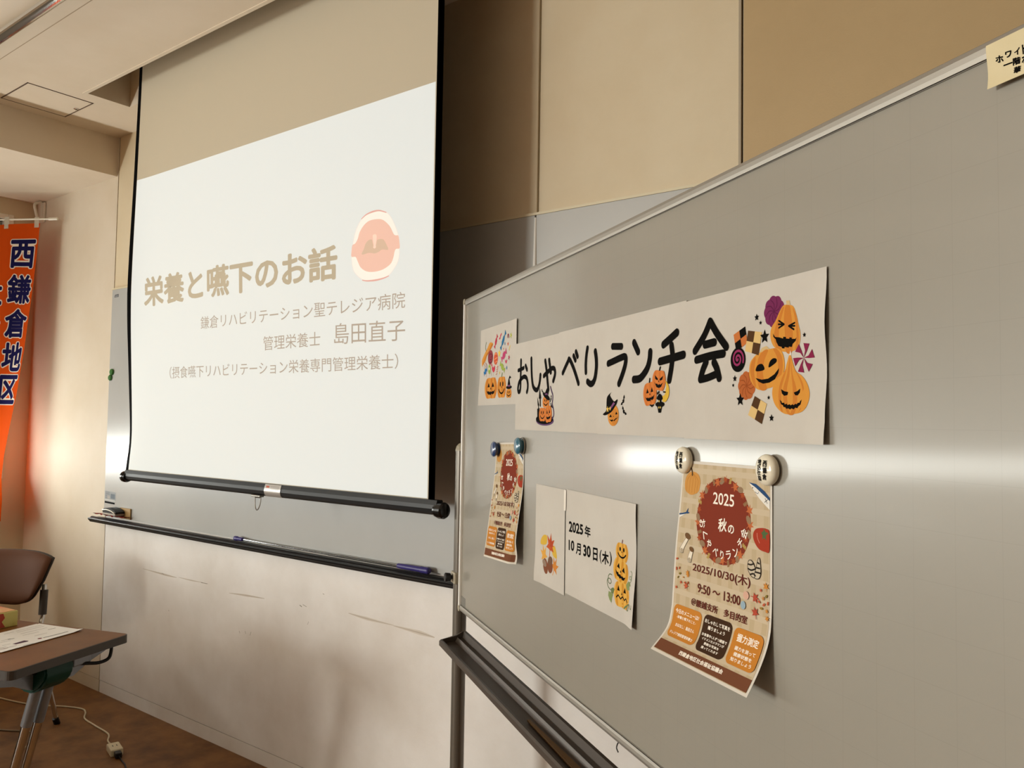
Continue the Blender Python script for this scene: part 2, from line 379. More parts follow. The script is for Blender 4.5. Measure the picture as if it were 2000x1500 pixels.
# aluminium rail hung under the ceiling
t = thing('ceiling_rail', (-.9, -.885, ZC), 'shiny metal rail fixed under the ceiling in the top left corner of the view', 'rail')
bm = bmesh.new(); tube(bm, [(-4.28, -.885, ZC-.034), (2.6, -.885, ZC-.034)], .021, n=20); finish('rail_tube', bm, M_chrome, t)
for x in (-4.1, -3.0, -1.6, 0, 1.6):
    bm = bmesh.new(); box(bm, x-.02, x+.02, -.897, -.873, ZC-.02, ZC); finish('rail_bracket', bm, M_alu, t)

# square access hatch in the ceiling
t = thing('ceiling_hatch', (-4.066, -.46, ZC), 'square ceiling access hatch with thin dark rim near the window side', 'hatch')
bm = bmesh.new(); hx0, hx1, hy0, hy1 = -4.215, -3.917, -.606, -.313
for a in ((hx0, hx1, hy0, hy0+.005), (hx0, hx1, hy1-.005, hy1), (hx0, hx0+.005, hy0, hy1), (hx1-.005, hx1, hy0, hy1)):
    box(bm, a[0], a[1], a[2], a[3], ZC-.002, ZC+.01)
finish('hatch_rim', bm, mat('hatch_rim', '5A4330', .6), t)
bm = bmesh.new(); box(bm, hx0+.006, hx1-.006, hy0+.006, hy1-.006, ZC-.0015, ZC+.01); finish('hatch_panel', bm, M_ceil, t)
bm = bmesh.new(); lathe(bm, [(0, .012), (.003, .012), (.004, .009), (.0041, 0)], (-4.054, -.332, ZC-.0015), (0, 0, -1), 20)
box(bm, -4.060, -4.048, -.3335, -.3305, ZC-.0064, ZC-.0052, mi=1)
finish('latch', bm, [M_chrome, M_black], t)

# ================================================================== WALL WHITEBOARD
M_enamel = mat('whiteboard_enamel', 'BBBBB8', .30, spec=.5, noise=('B4B4B1', 1.5, .4, .7), coat=.35, coatr=.10, bump=.015, bscale=300)
t = thing('wall_whiteboard', (-1.7, 0, .915), 'long grey-white whiteboard mounted on the front wall behind the projection screen', 'whiteboard')
for a, b in ((-4.283, -1.509), (-1.503, .9)):
    bm = bmesh.new(); box(bm, a, b, -.012, .006, .915, 2.108, bev=.0012, seg=1); finish('board_panel', bm, M_enamel, t)
bm = bmesh.new(); box(bm, -4.286, .902, -.014, .006, 2.108, 2.116); finish('top_rail', bm, M_cream, t)
bm = bmesh.new(); tube(bm, [(-1.506, -.010, .93), (-1.506, -.010, 1.9), (-1.506, -.010, 2.10)], [.0085, .0085, .0045], n=16); finish('joint_glint_strip', bm, M_alu_lit, t)  # tapered white strip stands in for the bright reflection along the joint
bm = bmesh.new()
extrude_profile(bm, [(-.012, -.016), (-.030, -.016), (-.060, -.012), (-.066, -.004), (-.070, 0), (-.072, .006), (-.070, .010), (-.060, .010), (-.054, .016), (-.048, .016), (-.044, .009), (-.012, .010)][::-1],
                (-4.33, 0, .897), (.88, 0, .897), Vector((0, 1, 0)), Vector((0, 0, 1)))
finish('tray', bm, M_black, t)
SW = lambda x, z, l=0: Vector((x/1000, -.0125-l, z/1000))
P = Print(SW); P.poly('A7ABAE', [(-4276,1047),(-4162,1043),(-4162,996),(-4276,998)]); P.poly('C6C2BC', [(-4250,1024),(-4225,1023),(-4225,1006),(-4250,1007)]); P.poly('7F8890', [(-4215,1034),(-4170,1033),(-4170,1008),(-4215,1009)])
P.poly('D4D4D0', [(-4276,1004),(-4162,1001),(-4162,997),(-4276,999)]); P.poly('1A1A1C', [(-4276,993),(-4170,990),(-4170,981),(-4276,983)])
for k in range(6): P.line('6A6A6E', 1.4, [(-4270, 1040-k*6), (-4226, 1039.5-k*6)], sm=False)
P.build('maker_sticker', t)
P = Print(SW); P.poly('6E6E70', [(-4252,2080),(-4212,2082),(-4212,2066),(-4258,2066)]); P.line('C8C8C8', 2, [(-4248,2072),(-4220,2072)], sm=False); P.build('badge', t)

# green clip magnet on its left edge
t = thing('clip_magnet', (-4.252, -.015, 1.655), 'small green clip magnet at the left edge of the wall whiteboard', 'magnet')
M_green = mat('green_plastic', '2F6B24', .4)
bm = bmesh.new(); lathe(bm, [(0, .016), (.006, .017), (.010, .014), (.0105, 0)], (-4.247, -.012, 1.670), (0, -1, 0), 20); finish('upper_disc', bm, M_green, t)
bm = bmesh.new(); lathe(bm, [(0, .015), (.006, .016), (.010, .012), (.0105, 0)], (-4.262, -.012, 1.640), (0, -1, 0), 20); finish('lower_disc', bm, M_green, t)
bm = bmesh.new(); box(bm, -4.276, -4.264, -.018, -.012, 1.652, 1.684, bev=.002); finish('clip_tongue', bm, M_white, t)

# pointer lying in the tray
t = thing('pointer_stick', (-2.49, -.05, .915), 'telescopic metal pointer with purple grip and tip lying in the board tray', 'pointer')
M_purple = mat('purple_plastic', '3D3478', .38)
pz = .922
bm = bmesh.new(); tube(bm, [(-3.0, -.036, pz), (-2.45, -.036, pz), (-2.449, -.036, pz), (-2.03, -.036, pz)], [.0035, .0035, .0048, .0048], n=14); finish('rod', bm, M_chrome, t)
bm = bmesh.new(); lathe(bm, [(0, 0), (0, .006), (.006, .0095), (.022, .010), (.030, .008), (.062, .0078), (.064, .004), (.064, 0)], (-3.07, -.036, pz), (1, 0, 0), 20); finish('tip', bm, M_purple, t)
bm = bmesh.new(); lathe(bm, [(0, 0), (0, .0085), (.02, .0095), (.11, .0098), (.112, .0115), (.148, .0115), (.152, .009), (.153, 0)], (-2.07, -.036, pz+.002), (1, 0, 0), 22); finish('grip', bm, M_purple, t)

# eraser on a red cloth at the left end of the tray
t = thing('board_eraser', (-4.12, -.045, .931), 'black and white whiteboard eraser lying on a red cloth in the tray', 'eraser')
bm = bmesh.new()
prof = [(-.065,0),(-.065,.014),(-.055,.022),(-.02,.027),(.02,.025),(.05,.018),(.068,.010),(.068,0)]
vs = []
extrude_profile(bm, [(a, b) for a, b in prof], (-4.115, -.022, .945), (-4.115, -.068, .945), Vector((1, 0, 0)), Vector((0, 0, 1)))
finish('eraser_back', bm, M_black, t)
bm = bmesh.new(); box(bm, -4.18, -4.05, -.069, -.021, .934, .946, bev=.003); finish('felt_pad', bm, mat('felt_grey', 'B5ADA2', .9), t)
bm = bmesh.new(); tube(bm, smooth_pts([(-4.18, -.0695, .958), (-4.14, -.0695, .962), (-4.09, -.0695, .958), (-4.055, -.0695, .948)]), .003, n=8); finish('side_stripe', bm, M_white, t)
bm = bmesh.new()
gx = 12; pts = [[bm.verts.new((-4.26+.27*i/gx, -.014-.066*j/4, .918+.011*abs(math.sin(i*1.3+j))+.003*j)) for j in range(5)] for i in range(gx+1)]
for i in range(gx):
    for j in range(4): bm.faces.new((pts[i][j], pts[i+1][j], pts[i+1][j+1], pts[i][j+1]))
bmesh.ops.solidify(bm, geom=bm.faces[:], thickness=.004)
bm2 = finish('red_cloth', bm, mat('red_cloth', 'B4473C', .85), smooth='full'); tag(bm2, 'crumpled red cloth under the board eraser at the tray end', 'cloth')
bm = bmesh.new(); box(bm, -4.10, -3.995, -.020, -.0135, .918, .972, bev=.001, seg=1, mi=0)
o = finish('wooden_block', bm, mat('plain_wood_block', 'A88A58', .7)); tag(o, 'thin brown card standing behind the board eraser', 'card')

# ================================================================== PROJECTION SCREEN
def interp(x, t):
    if x >= t[0][0]: return t[0][1]
    for (a, va), (b, vb) in zip(t, t[1:]):
        if x >= b: return vb + (va-vb)*(x-b)/(a-b)
    return t[-1][1]
_wv = [(3.1,.002),(2.9,0),(2.5,-.007),(2.2,-.015),(2.0,-.018),(1.85,-.012),(1.72,-.003),(1.53,.010),(1.38,.020),(1.30,.020),(1.2,.004)]
def swave(x, z):
    d = max(0, x+3.56); zz = z; a = (interp(zz+.06, _wv)+interp(zz, _wv)*2+interp(zz-.06, _wv))/4
    return a*math.exp(-(d/.075)**1.4)
SS = lambda x, z, l=0: Vector((x/1000, -.28+swave(x/1000, z/1000)-l, z/1000))
def strip_sheet(bm, x0, x1, z0, z1, nx, nz, l=0, th=0):
    g = [[bm.verts.new(SS(x0+(x1-x0)*i/nx, z0+(z1-z0)*j/nz, l)) for j in range(nz+1)] for i in range(nx+1)]
    for i in range(nx):
        for j in range(nz): bm.faces.new((g[i][j], g[i+1][j], g[i+1][j+1], g[i][j+1]))
t = thing('projection_screen', (-2.62, -.28, 1.15), 'pull-down projection screen showing a lit slide, with black side borders and bar', 'projection screen')
M_screen = mat('screen_fabric', 'C9BEA8', .85, spec=.15)
bm = bmesh.new()
for a, b, n in ((-3530, -3430, 8), (-3430, -3300, 4), (-3300, -1750, 3), (-1750, -1700, 2)): strip_sheet(bm, a, b, 1196, 3200, n, 60)
bmesh.ops.remove_doubles(bm, verts=bm.verts, dist=1e-5)
fabric = finish('screen_fabric', bm, M_screen, t, smooth='full', auto='keep')
for a, b in ((-3556, -3530), (-1700, -1673)):
    bm = bmesh.new(); strip_sheet(bm, a, b, 1185, 3200, 3, 60, l=.0004); bmesh.ops.solidify(bm, geom=bm.faces[:], thickness=.0012)
    finish('black_border', bm, M_blackmat, t, smooth='full')
bm = bmesh.new()
for a, b, n in ((-3530, -3430, 8), (-3430, -3300, 4), (-3300, -1700, 3)): strip_sheet(bm, a, b, 1196, 3200, n, 60, l=-.0008)
finish('black_backing', bm, M_blackmat, t, smooth='full', auto='keep')
# the lit slide
M_slide = mat('slide_light', 'C9BEA8', .85, spec=.15, emit=('CEE9FA', .42))
bm = bmesh.new()
for a, b, n in ((-3529, -3430, 8), (-3430, -3300, 4), (-3300, -1704, 3)): strip_sheet(bm, a, b, 1204, 2502, n, 40, l=.0005)
bmesh.ops.remove_doubles(bm, verts=bm.verts, dist=1e-5)
slide = finish('projected_slide', bm, M_slide, t, smooth='full', auto='keep')
def slide_ink(col):
    # words and picture of the slide: where the beam is dimmed the screen shows less of its light
    c = {'word': ('C9BEA8', 0), 'soft': ('BDB0A2', .02), 'gum': ('D89C90', .18), 'mouth': ('D8A48C', .30), 'throat': ('C8A888', .22), 'teeth': ('C9BEA8', .46), 'tooth_edge': ('C4B6A8', .40), 'uvula': ('E0B49C', .38)}[col]
    return mat('slide_'+col, c[0], .85, spec=.15, emit=('F2E0D6' if col in ('gum', 'mouth', 'throat', 'uvula') else 'F2F6F6', c[1]) if c[1] else None)
SP = lambda x, z, l=0: SS(x, z, .0006+l)
P = Print(SP)
P.text('word', '栄養と嚥下のお話', [(-3443.7,2052.6),(-2151.6,2044.4),(-2146.9,1920.8),(-3431.4,1919.0)], .03); P.build('slide_title', slide, slide_ink)
P = Print(SP)
P.text('soft', '鎌倉リハビリテーション聖テレジア病院', [(-2984.0,1848.1),(-1818.5,1850.6),(-1816.9,1797.3),(-2980.9,1796.0)]); P.part('slide_line', slide, slide_ink)
P.text('soft', '管理栄養士', [(-2558.9,1745.1),(-2230.2,1746.0),(-2228.1,1695.1),(-2556.3,1691.8)]); P.part('slide_line', slide, slide_ink); P.text('soft', '島田直子', [(-2157.7,1768.6),(-1815.8,1762.8),(-1813.7,1693.4),(-2154.9,1696.3)]); P.part('slide_line', slide, slide_ink)
P.text('soft', '（摂食嚥下リハビリテーション栄養専門管理栄養士）', [(-3206.3,1650.4),(-1843.5,1653.6),(-1842.0,1604.6),(-3203.0,1599.9)])
P.part('slide_line', slide, slide_ink)
P = Print(SP)
P.poly('tooth_edge', [(-2079.0,1994.9),(-2074.8,2029.9),(-2061.4,2076.6),(-2035.5,2112.1),(-2009.2,2126.8),(-1977.6,2133.2),(-1946.2,2131.2),(-1912.4,2120.8),(-1886.2,2096.3),(-1865.0,2061.2),(-1851.6,2031.0),(-1847.0,2000.3),(-1847.1,1964.9),(-1856.3,1943.0),(-1875.6,1921.9),(-1895.3,1907.9),(-1930.7,1899.7),(-1969.5,1897.1),(-2014.7,1903.2),(-2050.5,1925.1),(-2070.4,1949.3)], True)
P.poly('teeth', [(-2077.0,1994.7),(-2072.0,2029.5),(-2058.1,2076.2),(-2032.7,2110.2),(-2007.5,2124.7),(-1977.5,2131.0),(-1946.1,2129.0),(-1914.3,2118.9),(-1888.7,2095.2),(-1867.5,2060.8),(-1854.1,2030.6),(-1849.9,2000.6),(-1850.1,1967.0),(-1858.9,1945.0),(-1877.7,1923.9),(-1897.4,1910.3),(-1930.8,1901.9),(-1969.6,1899.6),(-2012.1,1905.3),(-2047.8,1926.3),(-2067.7,1950.0)], True)
P.line('gum', 6, [(-2032.8,2113.2),(-2009.1,2124.9),(-1977.5,2130.4),(-1946.1,2129.4),(-1912.3,2118.0)], taper=.5); P.line('gum', 6, [(-2021.4,1905.7),(-1996.0,1901.0),(-1956.6,1899.5),(-1920.5,1902.3),(-1894.0,1907.8)], taper=.5)
P.poly('mouth', [(-2074.7,2028.9),(-2059.9,2034.6),(-2048.1,2048.9),(-2039.4,2070.0),(-2018.6,2091.2),(-1992.4,2102.3),(-1955.6,2102.2),(-1926.9,2095.2),(-1895.5,2070.7),(-1877.0,2043.1),(-1866.7,2036.5),(-1854.7,2034.0),(-1848.5,2009.3),(-1847.9,1992.4),(-1862.8,1992.4),(-1870.1,1985.3),(-1874.6,1968.0),(-1884.0,1949.5),(-1901.4,1938.9),(-1926.6,1930.8),(-1962.7,1928.1),(-1999.7,1932.8),(-2029.7,1948.8),(-2045.3,1970.7),(-2056.8,1987.8),(-2077.5,1991.0),(-2078.1,2007.9)], True, 3)
P.poly('throat', [(-2025.9,1992.6),(-2015.8,2011.6),(-2008.4,2027.3),(-1995.4,2036.7),(-1979.6,2037.4),(-1973.9,2024.8),(-1965.4,2005.6),(-1956.8,2022.7),(-1953.2,2032.3),(-1937.7,2033.9),(-1922.2,2029.2),(-1908.8,2011.4),(-1900.6,1994.3),(-1928.8,1997.6),(-1944.1,1992.2),(-1964.8,1989.2),(-1991.3,1994.1)], True)
P.poly('uvula', [(-1974.8,2050.5),(-1969.7,2017.0),(-1972.1,2011.0),(-1965.4,2005.6),(-1958.2,2009.3),(-1959.2,2015.8),(-1956.4,2048.1)], True)
P.build('slide_mouth_picture', slide, slide_ink)
# bottom bar
bar = None
bm = bmesh.new()
prof = [(-.013,.022),(.010,.022),(.013,.018),(.014,-.004),(.011,-.018),(.003,-.024),(-.008,-.023),(-.016,-.016),(-.019,-.004),(-.017,.008)]
extrude_profile(bm, [(a, b) for a, b in prof], (-3.522, -.28, 1.180), (-1.652, -.28, 1.180), Vector((0, 1, 0)), Vector((0, 0, 1)))
bar = finish('bottom_bar', bm, M_black, t)
for x0, d in ((-1.662, 1), (-3.512, -1)):
    bm = bmesh.new(); lathe(bm, [(0, 0), (0, .021), (.006, .0225), (.012, .0225), (.014, .025), (.030, .025), (.036, .021), (.038, .012), (.0385, 0)], (x0, -.283, 1.172), (d, 0, 0), 24)
    finish('end_cap', bm, mat('black_gloss_plastic', '0A0A0B', .22), bar)
bm = bmesh.new(); prof2 = [(-.0135,.0215),(-.0175,.008),(-.0195,-.004),(-.0165,-.016),(-.0085,-.0235)]
for k in range(len(prof2)-1):
    a, b = prof2[k], prof2[k+1]
    q = [bm.verts.new((x, -.2808+y, 1.180+z)) for x, y, z in ((-2.50, *a), (-2.405, *a), (-2.405, *b), (-2.50, *b))]; bm.faces.new(q)
bmesh.ops.remove_doubles(bm, verts=bm.verts, dist=1e-5)
lab = finish('silver_label', bm, mat('label_silver', 'C9C4BE', .3, metal=.5), bar, smooth='full')
P = Print(lambda x, z, l=0: Vector((x/1000, -.2988-l-(1.185-z/1000)*.2, z/1000)))
P.poly('C0705F', [(-2490,1196),(-2472,1196),(-2472,1189),(-2490,1189)])
for k in range(4): P.line('85807C', 1.0, [(-2464,1195-k*4),(-2415,1195-k*4)], sm=False)
P.build('label_print', bar)
bm = bmesh.new(); box(bm, -2.585, -2.53, -.296, -.276, 1.150, 1.158, bev=.002)
tube(bm, [(-2.572, -.285, 1.148), (-2.538, -.285, 1.148)], .0025, n=8)
tube(bm, smooth_pts([(-2.572, -.285, 1.149), (-2.571, -.286, 1.128), (-2.565, -.288, 1.110), (-2.555, -.289, 1.102), (-2.545, -.288, 1.110), (-2.539, -.286, 1.128), (-2.538, -.285, 1.149)]), .0018, n=8)
finish('pull_loop', bm, mat('steel_wire', '8C8880', .3, metal=.9), bar)
bm = bmesh.new(); tube(bm, [(-3.62, -.265, 3.215), (-1.60, -.265, 3.215)], .035, n=20); finish('roller_tube', bm, M_white, t)

# ================================================================== ROLLING WHITEBOARD
BO = Vector((-1.566314, -.277508, 0)); BU = Vector((.8377203, -.5460996, 0)); BN = Vector((-.5460996, -.8377203, 0)); BZ = Vector((0, 0, 1))
FB = lambda v: BO + BU*v[0] + BN*v[1] + BZ*v[2]          # (along, out, up) -> room
WB = 1.835; Z0, Z1 = .889, 1.802
t = thing('rolling_whiteboard', tuple(FB((.9, -.01, 0))), 'big wheeled whiteboard with notices on it, standing at an angle at right', 'whiteboard')
M_face = mat('rolling_board_enamel', '908B80', .34, spec=.5, noise=('8A857A', 1.2, .4, .7), coat=.32, coatr=.10, bump=.012, bscale=400)
# faint factory grid on the writing face
nt = M_face.node_tree; bs = nt.nodes['Principled BSDF']; gm = nt.nodes.new('ShaderNodeNewGeometry'); src_ = bs.inputs['Base Color'].links[0].from_socket
fac = None
for vec, off in ((BU, 0), (Vector((0, 0, 1)), .009)):
    d = nt.nodes.new('ShaderNodeVectorMath'); d.operation = 'DOT_PRODUCT'; d.inputs[1].default_value = vec; nt.links.new(gm.outputs['Position'], d.inputs[0])
    a1 = nt.nodes.new('ShaderNodeMath'); a1.operation = 'ADD'; a1.inputs[1].default_value = 10+off; nt.links.new(d.outputs['Value'], a1.inputs[0])
    m1 = nt.nodes.new('ShaderNodeMath'); m1.operation = 'MODULO'; m1.inputs[1].default_value = .05; nt.links.new(a1.outputs[0], m1.inputs[0])
    l1 = nt.nodes.new('ShaderNodeMath'); l1.operation = 'LESS_THAN'; l1.inputs[1].default_value = .0007; nt.links.new(m1.outputs[0], l1.inputs[0])
    if fac is None: fac = l1
    else:
        mx = nt.nodes.new('ShaderNodeMath'); mx.operation = 'MAXIMUM'; nt.links.new(fac.outputs[0], mx.inputs[0]); nt.links.new(l1.outputs[0], mx.inputs[1]); fac = mx
sc_ = nt.nodes.new('ShaderNodeMath'); sc_.operation = 'MULTIPLY'; sc_.inputs[1].default_value = .12; nt.links.new(fac.outputs[0], sc_.inputs[0])
mc = nt.nodes.new('ShaderNodeMixRGB'); mc.inputs[2].default_value = (.12, .11, .10, 1); nt.links.new(sc_.outputs[0], mc.inputs[0]); nt.links.new(src_, mc.inputs[1]); nt.links.new(mc.outputs[0], bs.inputs['Base Color'])
bm = bmesh.new(); box(bm, .008, WB-.008, -.018, 0, Z0+.008, Z1-.008, F=FB); face = finish('writing_face', bm, M_face, t)
SB = lambda x, z, l=0: FB((x/1000, l, z/1000))

bm = bmesh.new()
prof = [(.0045, -.016), (.0045, -.0125), (.002, -.012), (.002, -.0165), (-.022, -.0165), (-.022, 0), (-.012, .0035), (-.002, .0032), (.005, -.001), (.0065, -.006), (.0058, -.0115)]
ey = lambda s: BZ*s
extrude_profile(bm, [(a, b) for a, b in prof], FB((.012, 0, Z1)), FB((WB-.012, 0, Z1)), BN, BZ)
finish('top_frame', bm, M_alu, t)
bm = bmesh.new(); extrude_profile(bm, [(a, -b) for a, b in prof], FB((.012, 0, Z0)), FB((WB-.012, 0, Z0)), BN, BZ); finish('bottom_frame', bm, M_alu, t)
for u0, s in ((0, 1), (WB, -1)):
    bm = bmesh.new(); extrude_profile(bm, [(.0065, 0), (.0065, .011), (.002, .012), (-.020, .012), (-.020, 0), (-.012, -.003), (.002, -.003)], FB((u0, 0, Z0+.014)), FB((u0, 0, Z1-.014)), BN, BU*s)
    finish('side_frame', bm, M_alu_lit, t)  # side frames whitened as if lit by the window strip
for u0, s in ((0, 1), (WB, -1)):
    for z0, q in ((Z0, 1), (Z1, -1)):
        bm = bmesh.new()
        pts = [(0, .016), (0, .008), (.002, .003), (.006, 0), (.016, 0), (.016, .012), (.012, .016)]
        a = [bm.verts.new(FB((u0+s*(x-.002), .0072, z0+q*(y-.002)))) for x, y in pts]; b = [bm.verts.new(FB((u0+s*(x-.002), -.022, z0+q*(y-.002)))) for x, y in pts]
        bm.faces.new(a); bm.faces.new(b)
        for k in range(len(pts)): bm.faces.new((a[k], a[(k+1) % len(pts)], b[(k+1) % len(pts)], b[k]))
        finish('corner_cap', bm, M_plastic_grey, t)
for up in (-.040, WB+.040):
    bm = bmesh.new(); c = FB((up, -.010, 0))
    lathe(bm, [(.095, 0), (.095, .0205), (1.352, .0205), (1.362, .019), (1.371, .013), (1.375, 0)], c, (0, 0, 1), 28)
    pole = finish('pole', bm, M_pole, t)
    bm = bmesh.new(); lathe(bm, [(1.352, .0212), (1.355, .0212), (1.366, .018), (1.374, .011), (1.377, 0)], c, (0, 0, 1), 28); finish('pole_cap', bm, M_plastic_grey, pole)
    s = -1 if up < 0 else 1
    bm = bmesh.new()
    box(bm, up-.023, up+.023, -.034, .014, .958, .992, bev=.004, F=FB)
    finish('clamp', bm, M_plastic_grey, pole)
    bm = bmesh.new(); lathe(bm, [(0, .006), (.008, .006), (.008, .012), (.022, .014), (.025, .012), (.026, 0)], FB((up-.002, .012, .976)), BN, 14)
    finish('clamp_knob', bm, M_black, pole)
    bm = bmesh.new(); lathe(bm, [(0, .008), (.028, .008)], FB((up, -.010, 1.34)), BU*(-s), 14); finish('pivot_pin', bm, M_alu, pole)
    # foot with two castors
    bm = bmesh.new(); box(bm, up-.022, up+.022, -.30, .28, .065, .10, bev=.006, F=FB); foot = finish('foot', bm, M_pole, t)
    for w in (-.27, .25):
        bm = bmesh.new(); lathe(bm, [(-.012, 0), (-.012, .024), (-.009, .027), (.009, .027), (.012, .024), (.012, 0)], FB((up, w, .027)), BU, 20)
        box(bm, up-.016, up+.016, w-.014, w+.014, .034, .066, F=FB)
        finish('castor', bm, M_black, foot)
bm = bmesh.new(); box(bm, -.03, WB+.03, -.026, .006, .10, .13, bev=.003, F=FB); finish('cross_bar', bm, M_pole, t)
# pen tray under the board
TZ = .797
bm = bmesh.new()
prof = [(-.018, .030), (-.010, .030), (-.006, .012), (.006, .009), (.009, .015), (.012, .009), (.016, .003), (.048, .001), (.052, .004), (.054, .011), (.060, .012), (.064, .008), (.064, -.004), (.058, -.009), (.012, -.012), (-.018, -.010)]
extrude_profile(bm, prof, FB((.010, 0, TZ)), FB((WB-.01, 0, TZ)), BN, BZ)
tr_ = finish('pen_tray', bm, M_tray, t)
for u0, s in ((.010, -1), (WB-.01, 1)):
    bm = bmesh.new()
    prof = [(-.018, .030), (-.008, .030), (.012, .020), (.045, .014), (.060, .012), (.064, .008), (.064, -.004), (.058, -.009), (.012, -.012), (-.018, -.010)]
    a = [bm.verts.new(FB((u0, w, TZ+z))) for w, z in prof]; b = [bm.verts.new(FB((u0+s*(.012-.35*max(0, w-.03)**1 if w > .03 else .012), w, TZ+z*.92))) for w, z in prof]
    bm.faces.new(a); bm.faces.new(b)
    for k in range(len(prof)): bm.faces.new((a[k], a[(k+1) % len(prof)], b[(k+1) % len(prof)], b[k]))
    finish('tray_end', bm, M_tray, tr_)
P = Print(lambda x, z, l=0: SB(x, z, l)); P.poly('7E7B74', [(9,933),(55,931),(56,905),(10,905)]); P.build('maker_label', t)
# wire hook under the frame
bm = bmesh.new(); tube(bm, smooth_pts([FB((1.015, -.004, .889)), FB((1.006, -.004, .880)), FB((1.004, -.003, .872)), FB((1.012, -.002, .868))]), .0012, n=6); finish('wire_hook', bm, M_black, t)

# ------------------------------------------------------------------ papers on the rolling whiteboard
def flat_surf(w0, curl):
    return lambda x, z, l=0: FB((x/1000, w0 + curl(x, z) + l, z/1000))
sm = lambda a: max(0., min(1., a))**2*(3-2*max(0., min(1., a)))
# candy picture sheet
cc = lambda x, z: .0006 + .013*sm((200-x)/80)*sm((1600-z)/125) + .002*sm((x-420)/45)*sm((z-1560)/80)
S = flat_surf(.0008, cc)
pc = sheet('picture_sheet', S, 165, 466, 1485, 1694, 24, 18, M_paper)
tag(pc, 'white sheet with sweets bursting from carved pumpkins, left of the banner', 'picture sheet')
P = Print(lambda x, z, l=0: S(x, z, l), step=(301/24, 209/18, 165, 1485))
pumpkin(P, [(262.8,1530.5)][0], 52, 28, 'tri', stem=None)
pumpkin(P, [(352.9,1529.8)][0], 34, 27, 'smile', stem='5B6A3A')
pumpkin(P, [(409.8,1512.5)][0], 20, 11, 'smile', stem=None)
witch_hat(P, [(410.5,1527.8)][0], 38, 29)
P.poly('C98A3C', [(183.8,1592.6),(181.1,1609.8),(204.4,1626.8),(226.0,1638.5),(249.7,1653.2),(276.6,1648.4),(266.4,1640.2),(230.3,1629.9),(216.6,1609.1),(192.0,1597.2)], True)
P.poly('B9702C', [(189.0,1600.8),(213.2,1619.4),(245.3,1635.3),(266.0,1648.5),(274.1,1644.5),(250.9,1630.8),(219.0,1615.6),(194.8,1598.7)], True)
P.line('4F6440', 2.6, [(216.9,1633.4),(210.7,1644.8),(218.3,1656.8)])
P.ell('8C3B42', [(256.2,1613.0)][0], 22, 19.5); P.line('5E2A34', 2.6, [(260.0,1611.9),(265.1,1615.7),(268.1,1608.9),(252.2,1606.7),(246.3,1617.0),(259.4,1622.7),(275.8,1613.3),(268.6,1600.7),(247.2,1600.4),(236.7,1612.7),(245.7,1627.0)])
P.ell('C4553C', [(302.2,1606.9)][0], 17, 16.5); P.line('D98A5A', 3.5, [(291.3,1617.1),(301.5,1619.5),(311.9,1617.2)], taper=.4); P.line('D98A5A', 3.5, [(288.4,1604.3),(302.2,1606.9),(317.4,1608.7)], taper=.4); P.line('D98A5A', 3.5, [(297.7,1594.7),(305.2,1598.3),(316.4,1598.4)], taper=.4)
P.star('D8BE4C', [(330.6,1618.2)][0], 12, rot=.2)
candy(P, [(301.4,1651.6)][0], 19, 12, .95, 'B23A4A'); candy(P, [(360.2,1649.1)][0], 28, 12, .82, '2E6C94'); candy(P, [(368.4,1610.6)][0], 21, 16, .5, 'B4436A'); candy(P, [(357.2,1581.5)][0], 21, 14, -.5, '93A548'); candy(P, [(214.5,1577.4)][0], 15, 14, .4, '2E6CA0')
P.line('C0435A', 5, [(330.1,1656.6),(335.1,1657.7),(338.3,1663.0),(344.5,1667.5)]); P.line('7C2A34', 4, [(395.0,1654.1),(396.6,1660.5),(401.8,1660.0),(404.5,1652.8)]); P.star('A8AE48', [(420.6,1656.6)][0], 9, rot=.4); P.star('C65A3C', [(398.7,1637.4)][0], 6)
P.line('D8BE4C', 4, [(408.0,1619.3),(410.5,1625.3),(416.6,1632.5)], taper=.6); P.star('A93656', [(407.8,1602.4)][0], 7.5, rot=.3); P.line('C0435A', 5, [(381.2,1595.7),(386.2,1590.7),(391.2,1595.8)]); P.ell('2E6C94', [(374.2,1640.0)][0], 2.6, 4); P.ell('2E6C94', [(392.1,1577.5)][0], 3.2, 4.5); P.ell('C65A3C', [(364.2,1627.5)][0], 2, 2.4); P.star('D8BE4C', [(335.7,1567.7)][0], 5)
P.ell('8FA548', [(249.3,1581.3)][0], 10, 13); P.ell('DED5C8', [(248.1,1583.0)][0], 4, 4)
P.poly('C0394E', [(284.9,1571.2),(272.4,1579.2),(273.5,1587.3),(284.2,1584.2),(291.3,1588.7),(296.7,1584.3),(295.0,1576.3)], True)
P.line('C0394E', 3, [(263.9,1589.5),(269.0,1593.3),(275.6,1587.2)]); P.line('B9A898', 1.4, [(249.3,1562.3),(249.7,1573.8)]); P.line('B9A898', 1.4, [(266.4,1563.1),(263.5,1576.4)]); P.line('B9A898', 1.4, [(283.8,1563.1),(284.4,1571.2)])
P.line('D9B8A8', 5, [(309.6,1563.4),(316.6,1575.1),(318.7,1584.6),(308.3,1587.6)]); 
for k in range(4): P.line('8A3A34', 2, [( [(309.6,1564.2)][0][0]+k*2.5-3, [(309.6,1564.2)][0][1]+k*6), ([(309.6,1564.2)][0][0]+k*2.5+5, [(309.6,1564.2)][0][1]+k*6+3)], sm=False)
P.line('A85A54', 1.2, [(200.4,1598.4),(210.4,1591.0),(204.0,1584.7)]); P.line('A85A54', 1.2, [(211.4,1601.9),(220.2,1594.6),(214.9,1589.1)]); P.line('A85A54', 1.2, [(219.9,1599.7),(228.6,1591.6),(225.0,1586.8)]); P.line('A85A54', 1.2, [(218.6,1573.8),(224.4,1568.5),(222.0,1561.9)])
P.build('sweets_illustration', pc)

